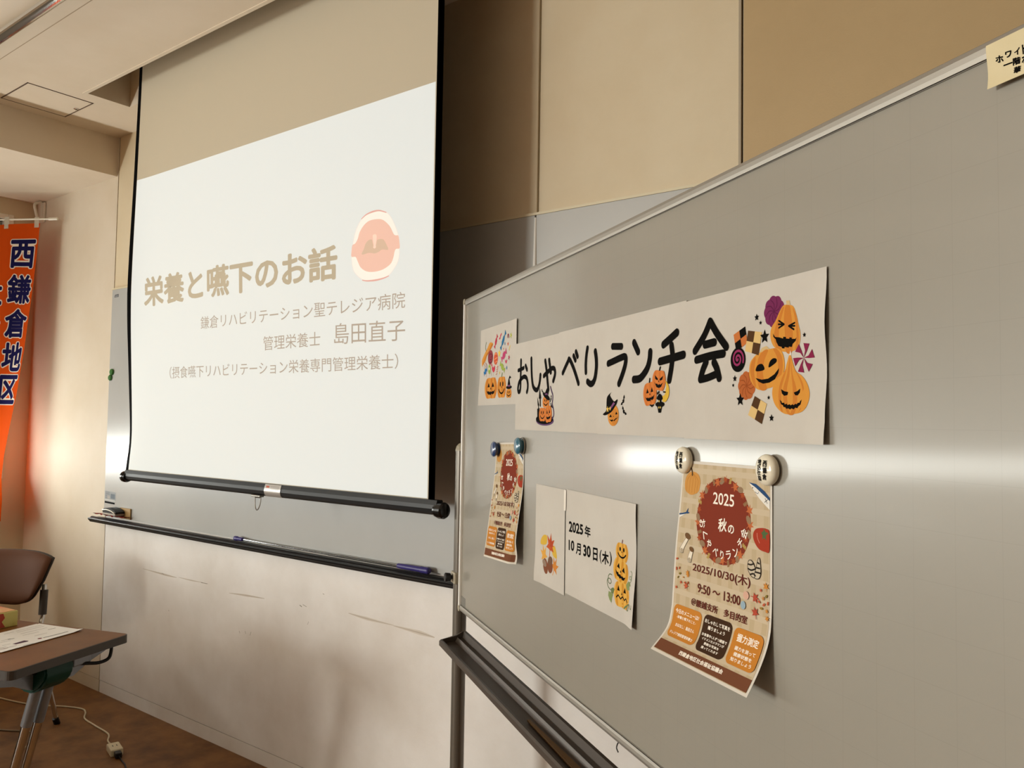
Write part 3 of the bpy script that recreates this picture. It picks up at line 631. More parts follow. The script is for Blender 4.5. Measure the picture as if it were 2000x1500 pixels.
# long banner taped together from sheets
cb = lambda x, z: .0006 + .0035*sm((x-1500)/40)*(.5+.5*math.sin((z-1422)*.055)) + .004*sm((x-1505)/34)*sm((1450-z)/30) + .0012*sm((520-x)/45)*sm((z-1580)/50)
S = flat_surf(.0016, cb)
bn = thing('paper_banner', tuple(FB((1.0, 0, 1.422))), 'long white paper banner with big black handwritten-style characters across the whiteboard', 'banner')
for k, (a, b, z0, z1) in enumerate(((462, 736, 1423, 1631), (731, 930, 1422.6, 1632.5), (925, 1234, 1422, 1632), (1230, 1540, 1421, 1630))):
    sheet('banner_sheet', (lambda kk: lambda x, z, l=0: S(x, z, l+.00012*kk))(k), a, b, z0, z1, 26, 16, M_paper, bn)
SBn = lambda x, z, l=0: S(x, z, l+.0004)
BK = '0A0806'
P = Print(SBn)
P.line(BK, 9.5, [(480.2,1565.9),(499.4,1567.4),(517.7,1569.8)]); P.line(BK, 10.5, [(498.5,1588.7),(498.2,1567.5),(497.2,1546.3),(496.9,1525.1),(492.4,1515.0),(483.7,1514.4),(479.6,1522.5),(486.5,1536.1),(503.5,1544.9),(521.6,1548.7),(538.0,1544.4),(546.2,1531.6),(546.1,1519.2),(541.1,1512.1)]); P.line(BK, 10.5, [(530.2,1574.1),(540.1,1564.3)])
P.part('character', bn)
P.line(BK, 11, [(567.8,1588.2),(569.9,1563.5),(573.6,1542.8),(580.0,1526.2),(591.7,1517.3),(606.9,1514.8),(617.6,1522.8),(623.7,1534.6),(626.5,1547.4)])
P.part('character', bn)
P.line(BK, 10.5, [(647.5,1544.4),(662.1,1549.5),(677.5,1554.5),(692.6,1558.5),(706.2,1557.7),(711.9,1550.8),(710.7,1542.3),(702.6,1531.2)]); P.line(BK, 10.5, [(654.8,1577.7),(661.7,1560.3),(666.4,1544.4),(671.2,1526.7),(675.3,1513.0)]); P.line(BK, 10.5, [(677.7,1577.8),(682.2,1564.9),(687.8,1550.1)])
P.part('character', bn)
P.line(BK, 10.5, [(754.7,1545.4),(767.9,1556.9),(782.2,1568.8),(786.0,1572.7),(795.4,1566.9),(810.0,1552.4),(823.2,1536.2),(834.9,1520.3)])
P.line(BK, 10.5, [(809.5,1577.6),(818.6,1567.9)], sm=False); P.line(BK, 10.5, [(821.0,1584.9),(828.8,1574.8)], sm=False)
P.part('character', bn)
P.line(BK, 10.5, [(876.0,1587.9),(871.4,1574.3),(869.0,1557.1),(869.8,1540.6)]); P.line(BK, 12.5, [(911.6,1578.5),(916.2,1564.3),(917.1,1547.4),(912.0,1529.1),(903.2,1519.3),(891.3,1517.2),(878.1,1522.3)])
P.part('character', bn)
P.line(BK, 12.5, [(985.4,1581.9),(1019.8,1579.0)], sm=False); P.line(BK, 12.5, [(968.0,1551.8),(988.9,1554.8),(1013.3,1558.4),(1032.1,1560.1),(1037.2,1555.2),(1034.1,1543.7),(1024.2,1528.5),(1011.5,1513.0)])
P.part('character', bn)
P.line(BK, 13, [(1067.2,1581.6),(1081.8,1564.8)], sm=False); P.line(BK, 13.5, [(1123.8,1561.1),(1121.9,1548.7),(1115.2,1535.9),(1103.2,1526.1),(1087.9,1518.6),(1067.4,1518.0)])
P.part('character', bn)
P.line(BK, 13, [(1166.8,1569.7),(1187.4,1577.4),(1207.3,1585.3)]); P.line(BK, 13, [(1155.9,1543.3),(1191.8,1546.1),(1227.1,1549.1)]); P.line(BK, 12.5, [(1191.5,1566.5),(1194.7,1550.8),(1191.9,1532.8),(1185.4,1512.1)])
P.part('character', bn)
P.line(BK, 12, [(1299.3,1592.1),(1284.1,1573.0),(1259.5,1552.2)]); P.line(BK, 12, [(1300.3,1591.3),(1316.4,1573.5),(1339.7,1552.0)]); P.line(BK, 12, [(1286.5,1559.4),(1310.2,1561.0)], sm=False); P.line(BK, 12, [(1264.1,1538.6),(1299.1,1541.8),(1332.2,1543.0)])
P.line(BK, 12, [(1289.3,1533.6),(1281.1,1522.9),(1274.5,1509.3)]); P.line(BK, 11, [(1274.5,1508.7),(1294.4,1510.8),(1316.8,1515.2)]); P.line(BK, 12, [(1309.7,1531.9),(1316.7,1522.8),(1322.5,1509.0)])
P.part('character', bn)
# small pictures between the letters
P = Print(SBn)
P.ell('5B4266', [(655.6,1445.5)][0], 52, 11); P.ell(BK, [(653.8,1448.7)][0], 51, 11)
P.poly(BK, [(623.2,1519.7),(633.7,1494.7),(618.6,1494.5)]); P.line(BK, 6, [(626.7,1494.8),(628.2,1479.2)], sm=False); P.poly(BK, [(609.6,1498.9),(621.7,1479.3),(612.9,1479.0)]); P.line(BK, 4, [(616.7,1479.4),(620.1,1455.5)], sm=False); P.poly(BK, [(609.8,1472.1),(623.2,1473.8),(624.0,1453.6),(611.3,1452.7)])
P.line('463352', 4, [(687.1,1519.2),(693.3,1510.2),(700.6,1501.1),(700.9,1492.3),(698.5,1481.8),(703.9,1472.9),(707.6,1464.1),(706.8,1456.3),(700.0,1451.0)]); bat(P, [(639.2,1511.1)][0], 7, -.6); bat(P, [(694.5,1477.4)][0], 9, -.7); bat(P, [(690.4,1492.5)][0], 9, 1.1)
pumpkin(P, [(642.4,1459.1)][0], 20, 15, 'smile', stem=None, base='C8783C', rib='BE6E36'); pumpkin(P, [(677.4,1459.9)][0], 19, 18, 'tri', stem=None, base='C8783C', rib='BE6E36', rot=.1); pumpkin(P, [(662.1,1486.4)][0], 19, 12, 'smile', stem=None, base='CC8040', rib='C4763A')
P.ell(BK, [(664.1,1498.9)][0], 22, 5.5, -.35); P.poly(BK, [(655.4,1504.1),(662.4,1512.9),(671.8,1518.9),(680.2,1515.9),(674.8,1501.8)]); P.poly('6A4468', [(654.9,1505.0),(669.8,1505.5),(673.6,1501.8),(657.9,1502.2)])
P.part('castle_picture', bn)
P.ell('C9853A', [(989.9,1456.8)][0], 22, 19.5, .05); P.ell('BE7A34', [(995.1,1454.0)][0], 13, 15, .1)
P.poly(BK, [(948.4,1459.2),(961.6,1465.3),(962.4,1476.6),(965.2,1490.7),(982.9,1498.6),(976.1,1493.2),(992.5,1481.7),(1004.6,1485.2),(1006.2,1482.4),(998.8,1473.3),(982.6,1462.4),(961.7,1457.3),(952.1,1457.0)], True, 3)
P.poly('7A4A72', [(977.2,1470.8),(991.5,1480.8),(997.0,1477.9),(980.4,1468.0)]); P.star('D9B45C', [(967.4,1467.6)][0], 6.5); P.star('D9B45C', [(977.3,1468.9)][0], 4.6)
P.poly(BK, [(974.1,1453.1),(979.6,1458.7),(985.3,1453.5)]); P.poly(BK, [(998.1,1458.1),(1002.6,1463.2),(1008.1,1458.6)]); P.poly(BK, [(990.0,1454.0),(992.0,1456.0),(994.1,1454.2)])
P.poly(BK, [(974.6,1449.8),(982.9,1448.0),(987.4,1449.4),(991.2,1447.4),(997.2,1449.9),(1001.2,1451.7),(1004.9,1451.3),(1008.8,1456.3),(1007.3,1451.3),(999.3,1448.5),(995.3,1446.2),(990.1,1447.1),(985.0,1445.2),(978.8,1447.0)])
bat(P, [(1028.4,1482.0)][0], 11, .95); bat(P, [(1031.7,1463.4)][0], 11, -.75)
P.part('witch_hat_pumpkin_picture', bn)
pumpkin(P, [(1123.9,1492.0)][0], 21.5, 19, 'tri', rot=.12, base='C8763A', rib='BC6B34', stem=BK); pumpkin(P, [(1152.9,1512.8)][0], 20.5, 16.5, 'evil', rot=-.1, base='C8763A', rib='BC6B34', stem=BK)
P.poly('CBA63E', [(1174.5,1511.2),(1182.3,1505.2),(1185.6,1496.6),(1184.4,1486.9),(1176.3,1478.6),(1166.6,1478.1),(1163.7,1485.9),(1172.0,1489.3),(1174.7,1495.6),(1176.8,1502.6)], True); P.line(BK, 2.2, [(1167.8,1493.7),(1174.8,1493.2)])
P.poly(BK, [(1156.6,1491.1),(1165.1,1485.9),(1166.0,1482.3),(1159.6,1480.6),(1151.1,1481.2),(1146.8,1483.5),(1149.6,1487.7)], True); P.poly(BK, [(1152.5,1481.2),(1161.0,1481.0),(1161.1,1476.0),(1152.6,1476.2)]); P.ell(BK, [(1156.9,1473.9)][0], 14, 4.6); P.poly(BK, [(1148.4,1471.9),(1163.9,1471.7),(1159.9,1460.4),(1152.8,1460.4)])
P.ell('D8B860', [(1154.8,1479.0)][0], 1.4, 1.8); P.ell('D8B860', [(1154.1,1469.0)][0], 1.4, 1.8); P.ell('D8B860', [(1159.2,1468.9)][0], 1.4, 1.8); P.line(BK, 2, [(1148.1,1492.8),(1149.0,1490.6)], sm=False); P.line(BK, 2, [(1150.9,1494.2),(1151.5,1491.3)], sm=False); P.line(BK, 2, [(1154.0,1495.1),(1154.1,1492.6)], sm=False); bat(P, [(1131.0,1472.1)][0], 7, 0)
P.part('moon_tower_picture', bn)
# the big group of carved gourds and sweets
P = Print(SBn, step=(310/26, 209/16, 1230, 1421))
OR, RB = 'C98A3A', 'BC742F'
def flower(c, rx, col, dark, n=9):
    pts = []
    for k in range(n*6):
        a = 2*PI*k/(n*6); r = rx*(1+.09*abs(math.sin(a*n/2))); pts.append((c[0]+r*math.cos(a), c[1]+r*math.sin(a)))
    P.poly(col, pts)
    for k in range(n): a = 2*PI*k/n; P.line(dark, 1.6, [c, (c[0]+rx*.5*math.cos(a+.2), c[1]+rx*.5*math.sin(a+.2)), (c[0]+rx*.92*math.cos(a+.6), c[1]+rx*.92*math.sin(a+.6))], taper=.4)
flower([(1443.8,1588.9)][0], 19, '6E2A50', '571F40'); flower([(1386.5,1495.8)][0], 18, 'A85C30', '8C4722')
P.poly(OR, [(1471.4,1593.9),(1481.4,1590.2),(1487.3,1578.5),(1490.8,1567.2),(1494.2,1555.9),(1493.0,1543.7),(1486.1,1536.5),(1471.9,1534.8),(1454.8,1537.3),(1442.3,1544.8),(1436.4,1556.7),(1438.5,1568.0),(1447.3,1576.8),(1454.8,1587.2),(1462.2,1594.0)], True)
P.poly(RB, [(1467.1,1593.6),(1463.4,1579.7),(1465.1,1560.4),(1467.1,1535.6),(1479.0,1534.7),(1480.2,1558.9),(1477.9,1578.0),(1474.3,1592.7)], True); P.poly(RB, [(1459.8,1590.6),(1449.8,1574.9),(1443.6,1556.1),(1449.8,1539.3),(1458.5,1536.7),(1453.6,1555.1),(1456.1,1572.6),(1463.4,1590.9)], True); P.poly(RB, [(1480.3,1588.8),(1484.9,1572.5),(1487.2,1552.0),(1484.9,1536.6),(1489.6,1539.3),(1491.2,1554.7),(1487.3,1576.9)], True)
P.poly('C2A878', [(1468.3,1594.3),(1467.6,1599.6),(1474.3,1599.0),(1475.5,1592.8)])
for q in ([(1453.6,1575.7),(1463.7,1570.1)], [(1452.8,1571.3),(1463.7,1570.0)], [(1453.6,1566.7),(1463.7,1570.0)], [(1483.8,1569.8),(1472.6,1567.1)], [(1483.8,1566.0),(1472.6,1567.1)], [(1482.3,1561.8),(1472.6,1567.1)]): P.line(BK, 2.4, q, sm=False)
P.poly(BK, [(1441.8,1560.8),(1446.1,1555.8),(1454.8,1554.5),(1461.7,1552.4),(1462.2,1554.6),(1467.5,1553.8),(1467.5,1551.9),(1473.8,1551.0),(1473.8,1552.7),(1478.6,1552.0),(1478.6,1550.4),(1484.9,1549.8),(1487.5,1551.6),(1485.6,1547.1),(1480.2,1544.0),(1478.5,1540.2),(1473.1,1541.3),(1472.6,1539.9),(1465.1,1541.3),(1464.6,1539.4),(1459.3,1540.2),(1459.3,1541.8),(1452.8,1543.6),(1448.6,1549.1),(1447.3,1552.8),(1442.8,1556.1)])
P.poly('C2A878', [(1414.3,1538.5),(1419.0,1543.8),(1428.2,1545.7),(1435.2,1541.3),(1433.4,1538.7)])
P.poly(OR, [(1392.0,1513.4),(1394.8,1526.8),(1408.4,1536.3),(1424.3,1539.4),(1442.3,1541.6),(1456.1,1538.9),(1463.4,1528.7),(1464.6,1514.3),(1457.3,1502.0),(1443.6,1492.9),(1430.8,1490.4),(1413.8,1489.0),(1401.7,1495.3),(1394.3,1504.0)], True)
P.poly(RB, [(1421.7,1539.6),(1411.1,1529.1),(1408.4,1509.2),(1415.1,1489.8),(1429.6,1490.5),(1421.7,1508.5),(1424.3,1526.5),(1432.1,1539.9)], True); P.poly(RB, [(1442.3,1540.8),(1449.9,1529.7),(1452.3,1515.0),(1447.4,1497.6),(1456.1,1502.8),(1461.0,1514.6),(1459.7,1529.0),(1451.1,1539.2)], True); P.poly(RB, [(1397.5,1526.6),(1394.8,1513.3),(1401.7,1497.0),(1407.1,1494.2),(1403.0,1512.8),(1406.2,1532.7)], True)
P.poly(BK, [(1407.1,1513.9),(1408.4,1520.1),(1414.3,1523.0),(1421.2,1522.1),(1424.3,1515.0)], True, 4); P.poly(BK, [(1433.4,1517.4),(1435.2,1524.5),(1441.8,1528.6),(1448.6,1527.8),(1449.4,1524.1),(1443.6,1520.7)], True, 4)
P.poly(BK, [(1405.7,1505.2),(1419.1,1502.4),(1432.1,1503.1),(1444.8,1508.2),(1454.3,1515.7),(1452.8,1509.4),(1446.1,1501.7),(1434.7,1497.8),(1421.7,1497.0),(1412.5,1499.9)])
P.poly(OR, [(1475.9,1531.3),(1480.2,1521.3),(1486.0,1510.0),(1497.5,1503.3),(1506.5,1493.7),(1511.0,1481.4),(1507.6,1469.4),(1497.4,1460.3),(1481.3,1457.3),(1464.6,1457.7),(1449.9,1465.4),(1441.8,1476.8),(1441.1,1489.8),(1449.9,1502.3),(1463.4,1509.7),(1469.5,1522.0),(1473.1,1529.9)], True)
P.poly(RB, [(1475.4,1527.9),(1469.4,1506.2),(1462.2,1489.1),(1463.4,1471.6),(1470.6,1457.7),(1482.4,1457.3),(1488.3,1471.2),(1487.2,1488.2),(1480.2,1505.6)], True); P.poly(OR, [(1475.9,1524.7),(1474.2,1505.9),(1469.4,1488.8),(1470.6,1471.5),(1475.4,1458.1),(1480.1,1471.3),(1480.1,1488.5),(1477.8,1505.8)], True); P.poly(RB, [(1482.5,1513.3),(1494.1,1497.3),(1498.6,1481.7),(1495.2,1466.5),(1489.4,1458.8),(1497.5,1466.4),(1500.9,1481.7),(1497.5,1497.1)], True); P.poly(RB, [(1468.2,1514.1),(1457.3,1498.8),(1452.8,1483.0),(1454.8,1467.0),(1461.0,1459.8),(1458.5,1474.9),(1459.2,1490.8),(1464.6,1503.2)], True)
P.poly('DCCFC0', [(1475.9,1536.5),(1477.8,1530.1),(1473.8,1530.4)])
P.poly(BK, [(1458.0,1488.7),(1464.6,1485.8),(1471.8,1484.7),(1470.6,1480.9),(1464.1,1480.1),(1459.7,1483.1)]); P.poly(BK, [(1482.0,1483.7),(1488.3,1485.1),(1494.3,1488.3),(1493.4,1483.4),(1489.5,1480.0),(1484.8,1480.3)])
P.poly(BK, [(1455.3,1475.6),(1459.2,1473.0),(1459.7,1471.4),(1464.1,1471.6),(1465.1,1469.4),(1469.4,1470.3),(1470.4,1468.4),(1474.7,1469.5),(1476.1,1468.0),(1480.1,1469.5),(1481.8,1468.2),(1485.5,1470.0),(1487.1,1469.1),(1490.1,1471.2),(1492.4,1470.8),(1493.8,1472.9),(1497.0,1475.0),(1494.7,1468.8),(1490.6,1466.5),(1488.7,1464.2),(1484.8,1465.1),(1482.5,1462.9),(1477.8,1464.2),(1475.4,1462.7),(1471.8,1464.3),(1468.2,1463.7),(1466.5,1465.6),(1462.7,1466.1),(1461.7,1468.2),(1457.8,1469.8)])
def chk(q, c1, c2):
    a, b, c, d = [v2(p) for p in q]; m = lambda x, y: (a*(1-x)+b*x)*(1-y) + (d*(1-x)+c*x)*y
    for i in (0, 1):
        for j in (0, 1): P.poly(c1 if (i+j) % 2 == 0 else c2, [m(i/2, j/2), m(i/2+.5, j/2), m(i/2+.5, j/2+.5), m(i/2, j/2+.5)])
chk([(1356.7,1567.2),(1382.9,1576.0),(1388.6,1553.6),(1363.0,1543.1)], 'B86B38', BK); chk([(1389.7,1569.7),(1419.5,1564.6),(1412.4,1534.8),(1383.0,1542.6)], '4E3520', 'CDAE74'); chk([(1404.4,1481.3),(1429.6,1470.6),(1419.2,1444.4),(1390.0,1456.3)], '4E3520', 'CDAE74')
P.ell(BK, [(1367.1,1532.0)][0], 17, 17); c = [(1366.5,1532.9)][0]
P.line('8A2F58', 3.2, [(c[0]+a*1.02*math.cos(a), c[1]-a*1.02*math.sin(a)) for a in [k*.35 for k in range(2, 38)]])
c = [(1500.5,1525.3)][0]
for k in range(6):
    a = PI*k/3+.2; T = lambda r, b: (c[0]+r*math.cos(a+b), c[1]+r*math.sin(a+b)); P.poly('7E2444', [c, T(9, .05), T(18, .35), T(19.5, -.25), T(10, -.3)])
for q, r in (([(1408.3,1585.4)], 5), ([(1416.3,1577.3)], 3), ([(1425.0,1558.1)], 9.5), ([(1501.5,1553.2)], 3.2), ([(1359.9,1506.4)], 4.8), ([(1356.1,1497.3)], 2.8), ([(1372.5,1476.9)], 9), ([(1433.4,1478.6)], 3), ([(1439.1,1452.3)], 5)): P.star(BK, q[0], r, inner=.45)
P.build('gourd_illustration', bn)

# ------------------------------------------------------------------ date notice and autumn leaf sheet
cl = lambda x, z: .0006 + .003*sm((640-x)/35)*sm((1160-z)/60)
S = flat_surf(.0008, cl)
lf = sheet('leaf_sheet', S, 607, 772, 1089.5, 1304, 12, 14, M_paper); tag(lf, 'narrow white sheet with autumn leaves and acorns beside the date notice', 'picture sheet')
P = Print(lambda x, z, l=0: S(x, z, l), step=(165/12, 214.5/14, 607, 1089.5))
P.poly('C9A442', [(640.8,1174.7),(642.3,1186.4),(657.6,1196.6),(674.9,1197.4),(677.7,1189.2),(670.7,1177.9)], True); P.poly('C9A442', [(704.1,1175.1),(718.6,1181.7),(729.5,1170.1),(732.2,1157.8),(719.4,1157.5),(708.7,1162.4)], True)
P.leaf('B4532C', [(695.1,1177.1)][0], 30, .15); P.leaf('D09A48', [(660.5,1152.4)][0], 25, -.3); P.leaf('C07A38', [(720.2,1136.7)][0], 24, .5); P.leaf('A8462C', [(702.1,1181.5)][0], 17, -.1)
P.ell('7A4A34', [(669.4,1131.2)][0], 17, 13, -1.1); P.ell('7A4A34', [(695.3,1135.7)][0], 15, 15, 1.3); P.ell('8C7868', [(663.0,1136.9)][0], 12, 7, -.3); P.ell('6E5240', [(696.1,1147.0)][0], 13, 9, .3)
P.build('leaf_illustration', lf)
cd_ = lambda x, z: .0006 + .009*sm((x-1030)/55)*sm((1190-z)/110) + .002*sm((x-1050)/30)*(.5+.5*math.sin(z*.05)) 
S = flat_surf(.0008, cd_)
dn = sheet('date_notice', S, 778, 1079, 1096, 1306, 40, 36, M_paper); tag(dn, 'white sheet with a printed date and three stacked pumpkins at its right', 'notice')
DST = (301/40, 210/36, 778, 1096)
P = Print(lambda x, z, l=0: S(x, z, l), step=DST)
P.text(BK, '2025', [(792.9,1243.5),(862.0,1244.5),(862.6,1224.1),(793.5,1221.6)], .035); P.text(BK, '年', [(869.4,1245.0),(896.9,1244.4),(896.5,1222.8),(870.0,1223.1)], .03)
P.text(BK, '10', [(792.9,1206.0),(821.4,1207.2),(821.0,1186.2),(793.6,1184.5)], .035); P.text(BK, '月', [(830.3,1205.1),(853.1,1206.0),(852.7,1183.4),(829.4,1182.8)], .03); P.text(BK, '30', [(863.0,1206.5),(897.9,1208.2),(898.4,1185.8),(864.6,1184.3)], .035)
P.text(BK, '日', [(907.8,1207.7),(928.5,1208.9),(928.2,1184.2),(908.4,1183.5)], .03); P.text(BK, '(', [(936.7,1208.2),(945.3,1208.4),(945.9,1183.3),(937.3,1184.4)], .01); P.text(BK, '木', [(947.5,1208.3),(974.6,1209.7),(975.2,1185.1),(947.2,1183.6)], .03); P.text(BK, ')', [(978.0,1210.8),(987.4,1210.8),(987.1,1184.4),(977.7,1184.6)], .01)
P.build('date_lettering', dn)
P = Print(lambda x, z, l=0: S(x, z, l), step=DST)
YE, YR = 'CFA04A', 'BE8430'
pumpkin(P, [(1026.4,1216.8)][0], 23, 16, 'smile', base=YE, rib=YR, stem='6E4A44'); pumpkin(P, [(1022.5,1183.4)][0], 28, 21, 'tri', rot=-.25, base=YE, rib=YR, stem=None); pumpkin(P, [(1027.4,1142.8)][0], 30, 22, 'sad', base=YE, rib=YR, stem=None)
P.poly('7E8A5A', [(1043.4,1163.8),(1051.3,1170.9),(1057.3,1171.6),(1062.4,1165.2),(1056.5,1163.6),(1058.0,1157.4),(1050.6,1155.5),(1046.6,1157.0)]); P.poly('66744E', [(984.8,1145.6),(993.4,1149.7),(1000.0,1147.6),(993.7,1137.7),(986.1,1139.1)]); P.poly('7E8A5A', [(976.1,1140.0),(985.0,1139.3),(993.7,1136.8),(989.5,1130.1),(987.6,1121.0),(979.8,1125.1),(974.6,1131.8)])
P.line('5E6C4C', 1.6, [(983.8,1143.4),(973.8,1147.3),(969.6,1155.3),(973.4,1161.9),(982.3,1162.6),(986.3,1158.5),(981.4,1154.1),(973.6,1157.0),(974.5,1166.0),(979.9,1170.9),(988.6,1171.0)]); P.line('7E8A6A', 1.4, [(1059.3,1170.6),(1064.2,1175.2),(1063.1,1180.5),(1057.1,1180.4),(1056.2,1176.5),(1061.2,1175.6),(1065.0,1182.7),(1064.9,1188.2),(1060.5,1190.0)])
P.line('66744E', 4, [(1035.1,1121.4),(1042.1,1125.3),(1054.1,1132.1)], taper=.5); P.line('5E6C4C', 1.6, [(1052.1,1132.1),(1058.1,1130.7),(1054.2,1122.4),(1049.2,1122.2),(1052.1,1130.3),(1060.0,1133.4),(1066.0,1127.8),(1069.9,1128.7),(1070.2,1134.2)])
P.build('pumpkin_illustration', dn)
bm = bmesh.new()
for z in (1303.5,): 
    g = [bm.verts.new(FB((x/1000, .0030, zz/1000))) for x, zz in ((770, 1304.5), (780, 1304), (780, 1262), (770, 1262))]; bm.faces.new(g)
o = finish('clear_tape', bm, mat('tape', 'DAD2C4', .3), auto='keep'); tag(o, 'short strip of tape joining the leaf sheet and the date notice', 'tape')

# ------------------------------------------------------------------ event posters
def profile(pts, T):
    L = [0]
    for a, b in zip(pts, pts[1:]): L.append(L[-1]+math.hypot(b[0]-a[0], b[1]-a[1]))
    k = .297/L[-1]; L = [l*k for l in L]
    T = max(0., min(.297, T))
    for i in range(len(pts)-1):
        if T <= L[i+1] or i == len(pts)-2:
            f = (T-L[i])/(L[i+1]-L[i]); return pts[i][0]+(pts[i+1][0]-pts[i][0])*f, pts[i][1]+(pts[i+1][1]-pts[i][1])*f
def densify(pts):
    q = smooth_pts([Vector((a, b)) for a, b in pts], 6); return [(v.x, v.y) for v in q]
def poster_surface(Lp, Rp, u0, u1, roll=0):
    Lp, Rp = densify(Lp), densify(Rp)
    def S(s_, t_, l=0):
        tt = t_/1000; a = s_/210; zl, wl = profile(Lp, tt); zr, wr = profile(Rp, tt)
        z = zl*(1-a)+zr*a; w = wl*(1-a)+wr*a
        w += roll*sm((s_-186)/24)*sm((t_-232)/65)*-1
        e = .004; zl2, wl2 = profile(Lp, min(.297, tt+e)); zr2, wr2 = profile(Rp, min(.297, tt+e)); zl1, wl1 = profile(Lp, max(0, tt-e)); zr1, wr1 = profile(Rp, max(0, tt-e))
        dz = (zl2-zl1)*(1-a)+(zr2-zr1)*a; dw = (wl2-wl1)*(1-a)+(wr2-wr1)*a; n = math.hypot(dz, dw) or 1
        return FB((u0+(u1-u0)*a, w+l*(-dz/n), z+l*(dw/n)))
    return S
M_post = mat('poster_paper', 'CDC6BA', .7, spec=.25)
PST = (8.75, 297/88, 0, 0)
def poster(S, label):
    p = sheet('event_poster', S, 0, 210, 0, 297, 24, 88, M_post); tag(p, label, 'poster')
    SP_ = lambda x, y, l=0: S(x, y, l+.0001)
    P = Print(SP_, step=PST, ydown=True)
    P.poly('BAA88C', [(4,4),(206,4),(206,293),(4,293)])
    for k in range(9):                                             # checked cloth pattern
        P.k = 3
        P.poly('B3A182', [(10+k*23,4),(19+k*23,4),(19+k*23,293),(10+k*23,293)] if k < 8 else [(194,4),(203,4),(203,293),(194,293)])
    for k in range(12): P.k = 6; P.poly('BEAE94', [(4,10+k*23),(206,10+k*23),(206,18+k*23),(4,18+k*23)])
    P.k = 10; P.ell('7A3526', (108, 81), 61, 61, n=56)
    rnd = random.Random(3)
    for k in range(34):
        a = 2*PI*k/34 + rnd.uniform(-.04, .04); r = 57.5 + rnd.uniform(-3, 3); c = (108+r*math.cos(a), 81+r*math.sin(a))
        m = k % 4; P.k = 14 + (k % 5)*3
        if m == 0: P.leaf('B4643C', c, 9.5, rnd.uniform(0, 6))
        elif m == 1: P.ell('8C7258', c, 6.5, 4.2, a+1)
        elif m == 2: P.leaf('9C4B2C', c, 7, rnd.uniform(0, 6))
        else:
            for j in (-1, 0, 1): P.ell('A88C50' if k % 8 == 3 else '8A6A4A', (c[0]+j*3*math.cos(a), c[1]+j*3*math.sin(a)), 3, 1.5, a+1.2)
    P.build('wreath', p)
    P = Print(lambda x, y, l=0: S(x, y, l+.00035), step=PST, ydown=True)
    Wt = 'EDE4D6'
    P.text(Wt, '2025', [(83.5,42),(132,42),(132,59),(84,59)], .01); P.part('year_text', p); P.text(Wt, '秋', [(99,78),(118,76),(118,95),(99,97)], .02); P.text(Wt, 'の', [(121,84),(134,84),(134,96),(121,96)], .02); P.part('season_text', p)
    for ch, c, rot in (('お',(62.7,90),1.35),('く',(69.1,105),.75),('ゃ',(80.7,116.5),.5),('べ',(95.7,125.5),.3),('り',(110.4,128),0),('ラ',(124.5,126),-.25),('ン',(139.3,119.4),-.5),('チ',(148.3,106),-.8),('会',(155.4,92),-1.15)):
        big = 14 if ch in 'お会' else 12
        P.textc(Wt, ch, c, big*(.6 if ch in 'り' else .9), big, -rot, .015)
    P.part('curved_title', p)
    BR = '5E2A22'
    P.text(BR, '2025/10/30(木)', [(46,148.5),(170,146.5),(170,163.5),(46,164)], .012); P.part('date_text', p); P.text(BR, '9:50 ～ 13:00', [(60,177),(151.5,176.5),(151.5,189.5),(60,190)], .012); P.part('time_text', p); P.text(BR, '＠腰越支所　多目的室', [(47.5,200.5),(167,200),(167,211),(47.5,211)], .02)
    P.part('place_text', p)
    def rrect(P, x0, x1, y0, y1, r, col):
        pts = []
        for cx, cy, a0 in ((x1-r, y1-r, 0), (x0+r, y1-r, PI/2), (x0+r, y0+r, PI), (x1-r, y0+r, 1.5*PI)):
            pts += [(cx+r*math.cos(a0+PI/2*k/6), cy+r*math.sin(a0+PI/2*k/6)) for k in range(7)]
        P.poly(col, pts)
    P = Print(lambda x, y, l=0: S(x, y, l+.00035), step=PST, ydown=True)
    P.poly('6E4530', [(4,274.5),(206,274.5),(206,292),(4,292)]); P.k += 12
    P.text(Wt, '西鎌倉地区社会福祉協議会', [(58,279.5),(153,278),(154,285),(59,286.5)], .03); P.part('footer_band', p)
    last = None
    for s_, x0, x1, y0, y1 in (('今日のメニューは?',13,69,223,230),('-栄養と嚥下のこと-',18,64,232.5,237),('おはなし：島田さん',19,65,244,249.5),('テレジア病院管理栄養士',13,69,257,262),
        ('おしゃれして写真を',83,137,222,228),('撮りましょう',92,129,230.5,236),('お食事中1人ずつ順番で',83,138,242,246.5),('イケメンカメラマンが',86,135,248,252),('素敵な写真を',94,127,254,258),('撮ってくれます',92,129,260,264),
        ('握力測定',154,196,225,236),('握力を測って',155,196,242,247.5),('健康状態を',157,193,250,255.5),('知りましょう',155,196,257.5,263)):
        bi = 0 if x1 < 75 else (1 if x1 < 141 else 2)
        if bi != last:
            if last is not None: P.part('information_box', p)
            last = bi; P.k += 4; rrect(P, *((8, 75, 217, 267, 9, 'B97830'), (80, 141, 216, 269, 9, '3E2A1C'), (146, 203, 218, 268, 9, 'B97830'))[bi]); P.k += 12
        P.text(Wt, s_, [(x0,y0),(x1,y0),(x1,y1),(x0,y1)], .02)
    P.part('information_box', p)
    P = Print(lambda x, y, l=0: S(x, y, l+.00035), step=PST, ydown=True)
    P.poly('C08A48', [(28,16),(38,17),(47,22),(50.5,32),(47,44),(38,49),(29,51),(20,49),(12,44),(10,34),(13,24),(20,18)], True)
    for x in (17, 24, 31, 38, 44): P.line('A8702E', .8, [(29,18),(x,28),(x-1,40),(x-1,48)])
    P.line('4C3A28', 3, [(28.5,21),(27.5,16),(24.5,11.5)]); P.part('pumpkin_drawing', p)
